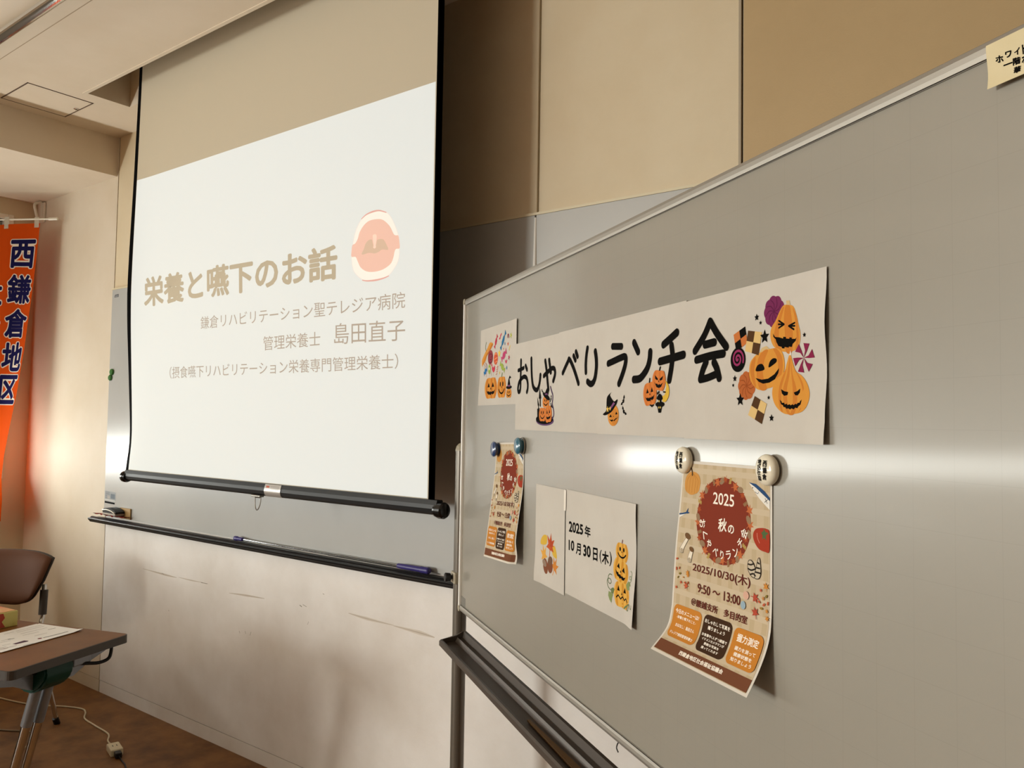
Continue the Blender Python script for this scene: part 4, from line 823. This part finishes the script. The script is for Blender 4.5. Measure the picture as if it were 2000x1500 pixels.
    P.poly('DAD6CC', [(163.5,23),(172,31),(185,42),(199,51),(206,55),(206,42),(196,36),(180,28)]); P.poly('2F4A6E', [(163.5,22.5),(178,23.5),(196,32),(206,39.5),(206,43.5),(194,37),(178,28.5)]); P.line('6C7078', .8, [(176,34),(182,36),(184,33)])
    P.line('3A3A3E', .9, [(197,41),(201,47)], sm=False); P.line('3A3A3E', .9, [(202,42),(196,46)], sm=False); P.ell('3A3A3E', (171.5,29), 1); P.part('fish_drawing', p)
    P.poly('DAD6CC', [(4,88),(16,82),(22,79),(4,83)]); P.line('2F4A6E', 2.4, [(4,82.5),(14,80.5),(22,78.5)]); P.poly('2F4A6E', [(20,77),(25,71),(24,77),(29,78),(24,80),(21,79.5)]); P.part('fish_drawing', p)
    for (cx, cy), (bx, by), r in (((29.5,113),(17.5,136),7), ((41,131),(38,147),5.5)):
        P.poly('DCD2C0', [(cx-3,cy+2),(cx+4,cy+2),(bx+4.5,by-3),(bx+3,by+3),(bx-4,by+3),(bx-4.5,by-4)], True); P.line('7C7264', .8, [(cx-3,cy+2),(bx-4.5,by-3),(bx-3,by+3),(bx+3,by+3),(bx+4.5,by-3),(cx+4,cy+2)]); P.ell('A89A84', (bx,by), 4.2, 3.2, .3); P.ell('6A4E34', (cx,cy), r, r*.62, .35); P.part('mushroom_drawing', p)
    P.poly('9C3A28', [(190,80),(200,80),(205.5,84),(205.5,108),(198,110),(186,108),(177,100),(174,91),(179,83)], True); P.poly('4F6440', [(190,86),(194,84),(195,80),(198,84),(204,85),(199,89),(200,95),(196,92),(192,95),(193,90)]); P.line('C8806C', 1, [(182,88),(183,94),(187,100)]); P.part('persimmon_drawing', p)
    for pts in ([(166,127),(172,125.5),(178,132),(181,140),(178,147),(171,145),(165,137)], [(184,123),(186.5,119.5),(188.5,124),(190,138),(187,146),(180,147.5),(178,143),(181,134)]):
        P.poly('BDB09A', pts, True); P.line('2A241E', 1, pts, closed=True)
    for q in ([(166,131),(171,131),(176,129)], [(166,137),(172,138),(180,135)], [(170,144),(176,142),(180,144)], [(184,126),(187,127)], [(182,133),(188,133)], [(180,139),(189,139)]): P.line('2A241E', 2.2, q)
    P.part('striped_chestnut_drawing', p)
    rnd = random.Random(5)
    for (x, y), r, c in (((33.7,187),7.5,'B4583C'),((36,167),6,'C08038'),((37,170),5,'C08038'),((17,171),3,'7C6C30'),((13,177),2.5,'7C6C30'),((21,183),4,'B4583C'),((10,192),4,'B4583C'),((8,165),3,'B4583C'),((8,150),3,'B4583C'),((15,163),2.5,'B4583C'),((30,182),2.5,'B4583C'),((26,175),2,'C08038'),((38,181),2.5,'9C4B2C'),
        ((179.2,172.5),9,'A84A38'),((200.2,155),7,'C08038'),((181.6,192.5),9,'A84A38'),((192.4,183.7),3.2,'8C7234'),((190.2,160.6),3.5,'B4583C'),((194.9,170.4),4,'B87C44'),((203,184.8),4,'C08038'),((201.2,166.5),3,'7C6C30'),((203,194),5,'C08038'),((197,178),3,'B4583C'),((188,176),3,'B4583C'),((204,175),3,'B4583C')):
        if r > 3.2: P.leaf(c, (x, y), r, rnd.uniform(0, 6))
        else: P.ell(c, (x, y), r*.9, r*.5, rnd.uniform(0, 3))
    P.ell('C9A08C', (163,173), 5.5, 5.5); P.ell('8FA4B0', (158,187), 4.8, 5.5)
    tag(P.part('scattered_leaves_print', p), kind='stuff')
    return p
SR = poster_surface([(1.3876,.0015),(1.3666,.0036),(1.3248,.0074),(1.2633,.0141),(1.1945,.0189),(1.1657,.0213),(1.1381,.0294),(1.1087,.056)],
    [(1.3892,.0015),(1.2808,.0012),(1.2063,.0020),(1.1696,.0064),(1.134,.0214),(1.1036,.0396)], 1.2265, 1.4385)
poster(SR, 'large autumn event poster with dark red circle, held by two cream magnets, bottom curling out')
SL_ = poster_surface([(1.3870,.0015),(1.3207,.0030),(1.223,.0138),(1.1154,.0274),(1.0966,.0301)],
    [(1.394,.0015),(1.3668,.0012),(1.2888,.0028),(1.2093,.0136),(1.1362,.023),(1.1106,.0297)], .3155, .5255, roll=.012)
poster(SL_, 'far autumn event poster held by two blue magnets near the left edge of the whiteboard')

# magnets
def magnet(name, u, z, w, prof, m, label, group=None, ring=None):
    bm = bmesh.new(); lathe(bm, prof, FB((u, w, z)), BN, 32); o = finish(name, bm, m, smooth=True); tag(o, label, 'magnet', group)
    return o
PB = [(0, 0), (0, .0165), (.003, .0175), (.005, .0150), (.0075, .0150), (.009, .0190), (.013, .0198), (.016, .0170), (.0175, .010), (.018, 0)]
magnet('magnet', .336, 1.371, .002, PB, mat('blue_plastic', '1B3A66', .22, coat=.5), 'dark blue round magnet at the upper left corner of the far poster')
o = magnet('magnet', .516, 1.3855, .002, PB, mat('teal_plastic', '2E6478', .22, coat=.5), 'teal round magnet at the upper right corner of the far poster')
bm = bmesh.new(); lathe(bm, [(0, .019), (0, .0205), (.003, .0205), (.003, .019)], FB((.516, .0022, 1.3855)), BN, 32); finish('rim', bm, M_alu, o)
PW = [(0, 0), (0, .0185), (.003, .0200), (.006, .0202), (.009, .0190), (.0115, .0150), (.0128, .0085), (.0132, 0)]
for u, z, lb, cols_ in ((1.2349, 1.3883, 'cream round magnet with brushed writing, left corner of the large poster', (('地区社協', -.0055), ('西鎌倉', .0055))), (1.4355, 1.3858, 'cream round magnet with brushed writing, right corner of the large poster', (('地区社協', -.0055), ('西鎌倉', .0055)))):
    o = magnet('magnet', u, z, .002, PW, mat('magnet_cream', 'E0D8C2', .16, coat=.4, coatr=.08), lb)
    def dome(x, y, l=0, u=u, z=z):
        r = math.hypot(x, y)/1000; h = interp(-r, [(0, .0132), (-.0085, .0128), (-.0150, .0115), (-.0190, .0090), (-.0202, .006)])
        return FB((u+x/1000, .00235+h+l, z+y/1000))
    P = Print(dome, step=(1.5, 1.5, 0, 0))
    for string, x in cols_:
        n = len(string); hh = 8.4 if n == 3 else 7.0
        for k, ch in enumerate(string): P.textc('1C1A18', ch, (x*1000+.5*math.sin(k*2.1), (n-1)*hh/2-k*hh), 7.6, hh*.96, .16*math.sin(k*1.7), .03)
    P.build('brushed_writing', o)

# property note at the top right corner, folded over the frame
cn = lambda x, z: .0092 + .0012*math.sin(z*.12) + .003*sm((1760-x)/12)*sm((1775-z)/20)
FS_ = flat_surf(0, cn)
S = lambda x, z, l=0: FS_(x+11, z-3, l)
nt_ = sheet('property_note', S, 1747.6, 1822, 1757.5, 1798, 8, 8, mat('note_paper', 'CDBF9A', .8, noise=('C6B78F', 12, .4, .7))); tag(nt_, 'cream paper note with black characters in the top right corner of the whiteboard', 'note')
P = Print(lambda x, z, l=0: S(x-6.5, z+1, l+.0001))
q = [(1762.9,1783.6),(1770.6,1782.3),(1770.5,1774.8),(1762.6,1778.1),(1772.6,1783.5),(1778.8,1782.8),(1778.4,1776.0),(1772.2,1778.6),(1781.4,1781.7),(1786.7,1782.3),(1786.3,1775.5),(1780.8,1777.4)]
P.text(BK, 'ホ', [q[0], q[1], q[2], q[3]], .04); P.text(BK, 'ワ', q[4:8], .04); P.text(BK, 'イ', q[8:12], .04)
cw = q[9][0]-q[8][0]
P.text(BK, 'トボード', [(q[9][0]+2, q[9][1]+1), (q[9][0]+28, q[9][1]+2), (q[9][0]+28, q[9][1]-8), (q[9][0]+2, q[9][1]-8)], .04)
q = [(1770.5,1772.3),(1778.3,1771.7),(1778.3,1770.7),(1770.8,1771.1),(1779.2,1775.1),(1786.6,1774.0),(1786.5,1767.5),(1779.1,1768.2),(1780.1,1766.7),(1787.2,1765.7),(1786.6,1759.6),(1780.0,1760.3)]
P.line(BK, 1.3, [q[0], q[1]], sm=False); P.text(BK, '階', q[4:8], .04); P.text(BK, '華', q[8:12], .04)
P.text(BK, 'ホール', [(q[5][0]+1, q[5][1]), (q[5][0]+24, q[5][1]), (q[5][0]+24, q[5][1]-8), (q[5][0]+1, q[5][1]-8)], .04)
P.build('note_lettering', nt_)

# ================================================================== ORANGE CLOTH BANNER
t = thing('cloth_banner', (-5.03, -.20, .83), 'orange hanging cloth banner with navy characters outlined in white, by the window', 'banner')
NR = Vector((-4.955, -.112, 0)); ND = Vector((-.80, -.60, 0)).normalized(); NN = Vector((-.60, .80, 0)) * -1
def redge(z): return interp(z, [(2.54, 0), (2.40, .008), (2.15, .026), (1.80, .058), (1.55, .090), (1.35, .125), (1.20, .148), (1.08, .158), (.95, .150), (.83, .154)])
def SN(x, z, l=0):
    # x: mm from the right edge of the straight cloth; the free edge gathers towards the bottom
    a = x/1000; zz = z/1000; e = redge(zz); a2 = e + a*(.42-e)/.42
    w = .012*math.sin(a*22+zz*1.6)*min(1, (2.54-zz)/.5+.15) + .010*math.sin(a*9-zz*2.2)
    zt = zz - .055*(a*1.0)*sm((zz-2.2)/.34) * (1 if zz > 2.2 else 0)
    return NR + ND*a2 + NN*(w+l) + BZ*zt
def cloth_mat(name, col):
    m = bpy.data.materials.new(name); m.use_nodes = True; nt = m.node_tree; out = nt.nodes['Material Output']; b = nt.nodes['Principled BSDF']
    b.inputs['Base Color'].default_value = (*lin(col), 1); b.inputs['Roughness'].default_value = .8; b.inputs['Specular IOR Level'].default_value = .15
    tl = nt.nodes.new('ShaderNodeBsdfTranslucent'); tl.inputs[0].default_value = (*lin(col), 1); mx = nt.nodes.new('ShaderNodeMixShader'); mx.inputs[0].default_value = .5
    nt.links.new(b.outputs[0], mx.inputs[1]); nt.links.new(tl.outputs[0], mx.inputs[2]); nt.links.new(mx.outputs[0], out.inputs[0]); return m
cloth = sheet('cloth', SN, 0, 420, 832, 2540, 60, 140, cloth_mat('orange_cloth', 'E85A10'), t)
P = Print(lambda x, z, l=0: SN(-x, z, l+.0012), step=(7, 1708/140, 0, 832)); NV = '1C1A4A'
for col_, x0, chars, zs in ((0, 12, '西鎌倉地区', (2362, 2157, 1960, 1768, 1580)), (1, 182, '社会福祉協議会', (2140, 1940, 1750, 1565, 1385, 1215, 1055))):
    for ch, z in zip(chars, zs):
        a, b, hh = -x0-142, -x0, 168
        P.k = 1; P.text('E9DCCB', ch, [(a-5, z+hh/2+5), (b+5, z+hh/2+5), (b+5, z-hh/2-5), (a-5, z-hh/2-5)], .075); P.k = 90; P.text(NV, ch, [(a, z+hh/2), (b, z+hh/2), (b, z-hh/2), (a, z-hh/2)], .03)
        P.part('character', t)
bm = bmesh.new(); r0 = SN(0, 2540); tube(bm, [r0 + ND*-.085 + BZ*.026, r0 + ND*.40 + BZ*.012], .005, n=10); rod = finish('rod', bm, M_white, t)
bm = bmesh.new(); tube(bm, [r0 + ND*-.10 + BZ*.027, r0 + ND*-.05 + BZ*.025], .0085, n=12); finish('rod_end', bm, M_white, rod)
for x in (4, 178, 330):
    bm = bmesh.new(); top = r0 + ND*(x/1000) + BZ*.03
    for dx in (0,):
        a = SN(x, 2515, .002); b = SN(x+26, 2515, .002)
        g = [bm.verts.new(p) for p in (a, b, Vector((b.x, b.y, top.z+.004)), Vector((a.x, a.y, top.z+.004)))]; bm.faces.new(g)
    bmesh.ops.solidify(bm, geom=bm.faces[:], thickness=.001); finish('hanging_tab', bm, M_white, t)
# curtain bracket in the corner
o_ = thing('curtain_bracket', (-5.16, -.03, 2.64), 'white curtain bracket under the low ceiling above the orange banner', 'bracket')
bm = bmesh.new(); box(bm, -5.215, -5.165, -.012, -.001, 2.60, 2.72, bev=.002); finish('back_plate', bm, M_white, o_)
bm = bmesh.new(); tube(bm, smooth_pts([(-5.19, -.02, 2.722), (-5.19, -.055, 2.70), (-5.185, -.05, 2.655), (-5.185, -.035, 2.60)]), .008, n=8); finish('arm', bm, M_white, o_)

# ================================================================== FOLDING TABLE
TC = Vector((-2.71, -.669, 0)); TD = Vector((-.9450, -.3270, 0)).normalized(); TS = Vector((.3270, -.9450, 0)).normalized()
FT = lambda v: TC + TD*v[0] + TS*v[1] + BZ*v[2]
t = thing('folding_table', tuple(FT((.9, .225, 0))), 'brown wood-look folding table with chrome legs and green joints at lower left', 'table')
M_wood = mat('table_wood', '7A4E22', .45, spec=.15, noise=('623C18', 3.2, .35, .7))
M_edge = mat('table_edge_band', '3E3730', .5)
def rrpts(x0, x1, y0, y1, r, n=5):
    out = []
    for cx, cy, a0 in ((x1-r, y1-r, 0), (x0+r, y1-r, PI/2), (x0+r, y0+r, PI), (x1-r, y0+r, 1.5*PI)): out += [(cx+r*math.cos(a0+PI/2*k/n), cy+r*math.sin(a0+PI/2*k/n)) for k in range(n+1)]
    return out
def slab(bm, pts, z0, z1, F, mi=0):
    a = [bm.verts.new(F((x, y, z0))) for x, y in pts]; b = [bm.verts.new(F((x, y, z1))) for x, y in pts]; n = len(pts)
    bm.faces.new(a).material_index = mi; bm.faces.new(b).material_index = mi
    for k in range(n): bm.faces.new((a[k], a[(k+1) % n], b[(k+1) % n], b[k])).material_index = mi
bm = bmesh.new(); slab(bm, rrpts(.003, 1.797, .003, .446, .018), .678, .7005, FT); top = finish('table_top', bm, M_wood, t)
bm = bmesh.new()
a = rrpts(0, 1.8, 0, .449, .020); b = rrpts(.0028, 1.7972, .0028, .4462, .018)
for ps, z0, z1 in ((a, .6735, .6995),):
    A0 = [bm.verts.new(FT((x, y, z0))) for x, y in ps]; A1 = [bm.verts.new(FT((x, y, z1))) for x, y in ps]; B1 = [bm.verts.new(FT((x, y, z1+.0008))) for x, y in b]; B0 = [bm.verts.new(FT((x, y, z0))) for x, y in b]; n = len(ps)
    for k in range(n):
        j = (k+1) % n
        for q in ((A0[k], A0[j], A1[j], A1[k]), (A1[k], A1[j], B1[j], B1[k]), (A0[k], B0[k], B0[j], A0[j])): bm.faces.new(q)
finish('edge_band', bm, M_edge, top)
M_gj = mat('green_joint_plastic', '0A3B30', .42, spec=.25); M_steel = mat('galvanised_grey', '8C9096', .4, metal=.4, noise=('7A7E84', 14, .4, .7))
for e, sgn in ((0, 1), (1.8, -1)):
    # cross beam of pressed steel, arched towards the middle joint
    bm = bmesh.new()
    x = e+sgn*.10
    pts = [(.02, .672), (.44, .672), (.44, .642), (.36, .622), (.305, .594), (.15, .594), (.09, .622), (.02, .642)]
    aa = [bm.verts.new(FT((x-.018, y, z))) for y, z in pts]; bb = [bm.verts.new(FT((x+.018, y, z))) for y, z in pts]; n = len(pts)
    bm.faces.new(aa); bm.faces.new(bb)
    for k in range(n): bm.faces.new((aa[k], aa[(k+1) % n], bb[(k+1) % n], bb[k]))
    finish('cross_beam', bm, M_steel, t)
    # green joint housing
    bm = bmesh.new()
    cx = e+sgn*.105
    prof = [(-.075, .672), (.075, .672), (.088, .650), (.082, .622), (.055, .596), (.020, .580), (-.030, .584), (-.058, .604), (-.078, .640)]
    aa = [bm.verts.new(FT((cx-sgn*p[0]*.85, .195, p[1]))) for p in prof]; bb = [bm.verts.new(FT((cx-sgn*p[0]*.85, .300, p[1]))) for p in prof]; n = len(prof)
    f0 = [bm.faces.new(aa), bm.faces.new(bb)]
    for k in range(n): f0.append(bm.faces.new((aa[k], aa[(k+1) % n], bb[(k+1) % n], bb[k])))
    bmesh.ops.bevel(bm, geom=[ed for ed in bm.edges], offset=.006, segments=2, affect='EDGES')
    jt = finish('joint_housing', bm, M_gj, t, smooth=True)
    bm = bmesh.new(); lathe(bm, [(0, .012), (.006, .012), (.007, 0)], FT((cx, .3005, .628)), TS, 16); lathe(bm, [(0, .009), (.005, .009), (.006, 0)], FT((cx-sgn*.03, .3005, .650)), TS, 16); finish('joint_bolt', bm, M_black, jt)
    # twin tube leg
    for y in (.218, .262):
        pa = FT((cx+sgn*.0, y, .600)); pb = FT((cx+sgn*.165, y+.004, .045)); pm = pa.lerp(pb, .24)
        bm = bmesh.new(); tube(bm, [pa, pm], .0165, n=18); tube(bm, [pm, pm.lerp(pb, .001)], .0165, n=18, caps=True)
        leg = finish('leg_sleeve', bm, M_steel, t, smooth=True)
        bm = bmesh.new(); tube(bm, [pa.lerp(pb, .238), pb], .0135, n=18); finish('leg', bm, M_chrome, t, smooth=True)
    bm = bmesh.new(); c = FT((cx+sgn*.165, .24, 0))
    tube(bm, smooth_pts([FT((cx+sgn*.165, -.02, .040)), FT((cx+sgn*.165, .10, .058)), FT((cx+sgn*.165, .24, .062)), FT((cx+sgn*.165, .38, .058)), FT((cx+sgn*.165, .47, .040))]), .018, n=12)
    ft_ = finish('foot', bm, M_chrome, t, smooth=True)
    for y in (-.005, .455):
        bm = bmesh.new(); lathe(bm, [(-.012, 0), (-.012, .018), (-.009, .021), (.009, .021), (.012, .018), (.012, 0)], FT((cx+sgn*.165, y, .021)), TD, 18); finish('castor', bm, M_black, ft_)
bm = bmesh.new(); tube(bm, smooth_pts([FT((.075, .155, .635)), FT((.06, .12, .628)), FT((.045, .085, .622)), FT((.035, .055, .628)), FT((.033, .046, .648)), FT((.033, .045, .674))], 5), .0055, n=10); finish('bag_hook', bm, M_black, t, smooth=True)
bm = bmesh.new(); box(bm, .06, .15, .10, .17, .628, .672, bev=.004, F=FT); finish('hook_plate', bm, M_steel, t)

# handout sheets on the table
def tpt(px): return px
HC = Vector((-2.868, -.752, .7012))
e1 = Vector((-2.786, -1.030, 0)) - Vector((-2.868, -.752, 0)); e1.normalize(); e2 = Vector((-e1.y, e1.x, 0))*-1
if e2.x > 0: e2 = -e2
FH = lambda a, b, z=0: HC + e1*a + e2*b + BZ*z
def hand(name, da, db, z0, rot, label, curl=.006):
    ca, sa = math.cos(rot), math.sin(rot)
    S = lambda x, y, l=0: FH(da+(x*ca-y*sa)/1000, db+(x*sa+y*ca)/1000, z0+l+curl*sm((25-y)/25)*sm((40-x)/60))
    o = sheet(name, S, 0, 297, 0, 208, 8, 8, mat('copy_paper', 'F2EFEA', .8, spec=.2)); tag(o, label, 'handout')
    return o, S
h2, S2 = hand('handout_sheet', .004, .012, 0, .012, 'lower of the two printed handout sheets on the table, its edge peeping out', 0)
h1, S1 = hand('handout_sheet', 0, 0, .0020, 0, 'upper printed handout sheet lying on the brown table')
P = Print(lambda x, y, l=0: S1(x, y, l+.0002)); rnd = random.Random(9)
GY = '77726E'
P.line('3A3634', 4, [(126.0,30.5),(84.9,27.3),(37.9,26.4)], sm=False); P.ell('7A2230', [(137.0,34.2)][0], 7, 6); P.line('4A4644', 3, [(46.5,106.7),(22.7,103.2)], sm=False)
P.poly('5B4350', [(218.0,54.0),(174.8,57.1),(171.8,40.4),(178.9,36.1),(216.3,40.6)]); P.line(GY, 2, [(218.1,5.7),(184.7,3.6)], sm=False); P.line(GY, 2, [(263.5,30.7),(224.8,26.4)], sm=False); P.line('4A4644', 4, [(187.0,114.2),(171.1,109.6)], sm=False)
P.part('heading_print', h1)
for q in ([(105.6,186.1),(14.3,179.9)], [(114.2,168.2),(19.7,159.8)], [(123.5,139.7),(30.9,132.6)], [(134.5,115.6),(80.7,109.8)], [(123.1,75.7),(78.8,73.3)], [(207.3,118.9),(178.5,115.8)], [(222.1,102.1),(192.8,96.9)], [(244.8,65.1),(219.6,61.3)], [(266.0,45.8),(247.6,42.7)], [(148.8,184.7),(114.6,184.2)]): P.line(GY, 1.6, q, sm=False)
for q in ([(279.1,28.2),(256.5,24.6)], [(271.3,38.7),(260.8,34.3)]): P.line('8A4A44', 2, q, sm=False)
P.part('text_print', h1)

# tissue box with red and yellow sides
t = thing('tissue_box', (-3.14, -.985, .7005), 'red and yellow cardboard box on the brown table at the left edge', 'box')
bx = Vector((-3.108, -.866, .7008)); bd1 = Vector((-.99, -.14, 0)).normalized(); bd2 = Vector((.14, -.99, 0)).normalized()
FX = lambda v: bx + bd1*v[0] + bd2*v[1] + BZ*v[2]
bm = bmesh.new(); box(bm, 0, .23, 0, .115, 0, .052, bev=.0015, seg=1, F=FX)
finish('carton', bm, mat('carton_print', 'B8A850', .5, noise=('C4B868', 9, .42, .62)), t)
bm = bmesh.new(); box(bm, .006, .224, .004, .111, .0522, .0532, F=FX); finish('lid_panel', bm, mat('carton_lid', 'C7683F', .5, noise=('D2A05C', 11, .45, .65)), t)
P = Print(lambda x, z, l=0: FX((x/1000, .1153+l, z/1000)))
P.poly('A8483A', [(26,2),(230,2),(230,50),(40,50),(30,34),(38,18)], True, 3); P.poly('C4787A', [(70,8),(110,6),(120,30),(90,44),(72,28)], True); P.poly('C98A80', [(130,10),(165,12),(170,40),(140,42)], True)
P.part('side_print', t)
P = Print(lambda y, z, l=0: FX((-.0003-l, y/1000, z/1000))); P.poly('A8483A', [(42,2),(115,2),(115,50),(50,50),(44,34),(54,22)]); P.poly('C4787A', [(62,6),(90,5),(98,28),(78,42),(62,28)], True); P.part('side_print', t)
bm = bmesh.new(); slab(bm, [(.075+.045*math.cos(2*PI*k/20)*1.3, .058+.022*math.sin(2*PI*k/20)) for k in range(20)], .0533, .0537, FX); finish('slot', bm, M_white, t)

# ================================================================== CHAIR
CF = Vector((.45, -.89, 0)).normalized(); CR_ = Vector((CF.y*-1, CF.x, 0)); CC = Vector((-4.165, -.505, 0))
FC = lambda v: CC + CR_*v[0] + CF*v[1] + BZ*v[2]
t = thing('stacking_chair', tuple(FC((0, .2, 0))), 'beige-brown upholstered stacking chair behind the folding table', 'chair')
M_vinyl = mat('chair_vinyl', '5E3E2C', .6, spec=.12, bump=.08, bscale=160); M_shell = mat('chair_shell', '3A332C', .5)
def backrest(off, th, m, name, inset=0):
    bm = bmesh.new(); nx, nz = 16, 10; F1, F2 = [], []
    def pt(i, j, side):
        a = -1+2*i/nx; b = j/nz
        hw = .232 - .034*(1-b)**1.6 - inset; zb = .562+.238*b
        x = a*hw; cr = .022*(abs(a)**3.2) if b > .5 else .05*(abs(a)**3.2)
        z = zb - (cr if b > .5 else -cr*1.1)*(abs(2*b-1)) + (0 if b > .5 else 0)
        y = -.02 + .05*a*a + .035*(1-b) - .055*b*b*.6 + off
        return FC((x, y + side*th*(.35+.65*(1-abs(a)**6)*(1-abs(2*b-1)**6)), z))
    for i in range(nx+1): F1.append([bm.verts.new(pt(i, j, 1)) for j in range(nz+1)]); F2.append([bm.verts.new(pt(i, j, 0)) for j in range(nz+1)])
    for i in range(nx):
        for j in range(nz): bm.faces.new((F1[i][j], F1[i+1][j], F1[i+1][j+1], F1[i][j+1])); bm.faces.new((F2[i][j], F2[i][j+1], F2[i+1][j+1], F2[i+1][j]))
    for i in range(nx):
        for j in (0, nz): bm.faces.new((F1[i][j], F2[i][j], F2[i+1][j], F1[i+1][j]))
    for j in range(nz):
        for i in (0, nx): bm.faces.new((F1[i][j], F1[i][j+1], F2[i][j+1], F2[i][j]))
    return finish(name, bm, m, t, smooth='full')
backrest(0, .030, M_vinyl, 'backrest'); backrest(-.0145, .014, M_shell, 'back_shell', -.004)
bm = bmesh.new(); box(bm, -.225, .225, .06, .48, .425, .465, bev=.018, seg=4, F=FC); finish('seat', bm, M_vinyl, t, smooth=True)
bm = bmesh.new(); box(bm, -.215, .215, .07, .47, .412, .426, bev=.004, F=FC); finish('seat_pan', bm, M_shell, t)
for s in (-1, 1):
    bm = bmesh.new(); tube(bm, smooth_pts([FC((s*.205, .005, .66)), FC((s*.212, .015, .53)), FC((s*.215, .03, .44)), FC((s*.222, -.01, .25)), FC((s*.232, -.075, .012))]), .0105, n=12); lg = finish('leg', bm, M_chrome, t, smooth=True)
    bm = bmesh.new(); tube(bm, [FC((s*.2075, .008, .635)), FC((s*.213, .02, .525))], .017, n=12); finish('back_sleeve', bm, M_shell, lg, smooth=True)
    bm = bmesh.new(); tube(bm, [FC((s*.231, -.066, .03)), FC((s*.233, -.078, 0.0))], .014, n=12); finish('rubber_foot', bm, M_black, lg)
    bm = bmesh.new(); tube(bm, smooth_pts([FC((s*.213, .06, .432)), FC((s*.217, .30, .435)), FC((s*.220, .43, .425)), FC((s*.225, .465, .36)), FC((s*.232, .485, .18)), FC((s*.236, .495, .012))]), .0105, n=12); lg = finish('leg', bm, M_chrome, t, smooth=True)
    bm = bmesh.new(); tube(bm, [FC((s*.2355, .494, .03)), FC((s*.2362, .495, 0.0))], .014, n=12); finish('rubber_foot', bm, M_black, lg)

# ================================================================== CORDS ON THE FLOOR
t = thing('extension_cord', (-3.44, -.33, 0), 'white extension cord with a socket block and black plug lying on the brown floor', 'cord')
M_cord = mat('cord_ivory', 'CFC0A0', .45)
bm = bmesh.new(); tube(bm, smooth_pts([(-4.9,-.42,.004),(-4.555,-.365,.004),(-4.33,-.30,.004),(-4.19,-.215,.004),(-4.09,-.175,.004),(-4.03,-.185,.004),(-3.95,-.225,.004),(-3.83,-.235,.004),(-3.68,-.245,.004),(-3.60,-.285,.004),(-3.505,-.305,.008)]), .0038, n=10); finish('cord', bm, M_cord, t, smooth=True)
sd = Vector((.90, -.24, 0)).normalized(); sp = Vector((-sd.y, sd.x, 0)); FSK = lambda v: Vector((-3.455, -.325, 0)) + sd*v[0] + sp*v[1] + BZ*v[2]
bm = bmesh.new(); box(bm, -.055, .035, -.025, .025, 0.0, .030, bev=.005, F=FSK); sk = finish('socket_block', bm, M_cream, t)
bm = bmesh.new()
for y in (-.008, .008): box(bm, -.02, -.005, y-.0015, y+.0015, .0300, .0306, F=FSK)
finish('socket_slot', bm, M_black, sk)
bm = bmesh.new(); box(bm, .036, .072, -.013, .013, .003, .026, bev=.004, F=FSK); box(bm, .03, .04, -.006, .006, .01, .018, F=FSK); finish('black_plug', bm, M_black, t)
bm = bmesh.new(); tube(bm, smooth_pts([FSK((.070, 0, .014)), FSK((.10, .004, .005)), (-3.30,-.36,.004), (-3.22,-.40,.004), (-3.10,-.50,.004), (-2.95,-.72,.004)]), .003, n=8); finish('device_cord', bm, M_black, t, smooth=True)
bm = bmesh.new(); tube(bm, smooth_pts([(-4.6,-.75,.004),(-4.35,-.63,.004),(-4.101,-.531,.004),(-4.00,-.47,.004),(-3.90,-.45,.004),(-3.75,-.60,.004)]), .0036, n=8)
o = finish('grey_cord', bm, mat('cord_grey', '8F7C5E', .5), smooth=True); tag(o, 'thin grey-brown cord on the floor under the folding table', 'cord')

# ================================================================== ADDED CABINET (out of view, put in to shade the lower wall)
t = thing('shade_cabinet', (-4.15, -2.05, 0), 'added grey low cabinet, out of view, that shades the lower front wall', 'cabinet')
M_cab = mat('cabinet_grey', '7E7A72', .5, noise=('76726A', 3, .4, .7))
bm = bmesh.new(); box(bm, -4.95, -3.35, -2.25, -1.85, .04, .93, bev=.004); finish('body', bm, M_cab, t)
bm = bmesh.new(); box(bm, -4.93, -3.37, -2.23, -1.87, 0, .04); finish('plinth', bm, M_dark, t)
for x in (-4.94, -4.14):
    bm = bmesh.new(); box(bm, x, x+.78, -1.852, -1.835, .06, .91, bev=.003); d = finish('door', bm, M_cab, t)
    bm = bmesh.new(); box(bm, x+(.70 if x < -4.5 else .06), x+(.72 if x < -4.5 else .08), -1.837, -1.815, .48, .60, bev=.003); finish('handle', bm, M_alu, d)

# flat strip lying in the pen tray
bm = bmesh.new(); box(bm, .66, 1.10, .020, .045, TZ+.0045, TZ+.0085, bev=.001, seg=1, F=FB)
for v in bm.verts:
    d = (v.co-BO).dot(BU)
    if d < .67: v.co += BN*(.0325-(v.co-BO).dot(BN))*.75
o = finish('tray_strip', bm, mat('ochre_strip', '5E4218', .5)); tag(o, 'flat yellow-brown strip lying in the pen tray of the rolling whiteboard', 'strip')
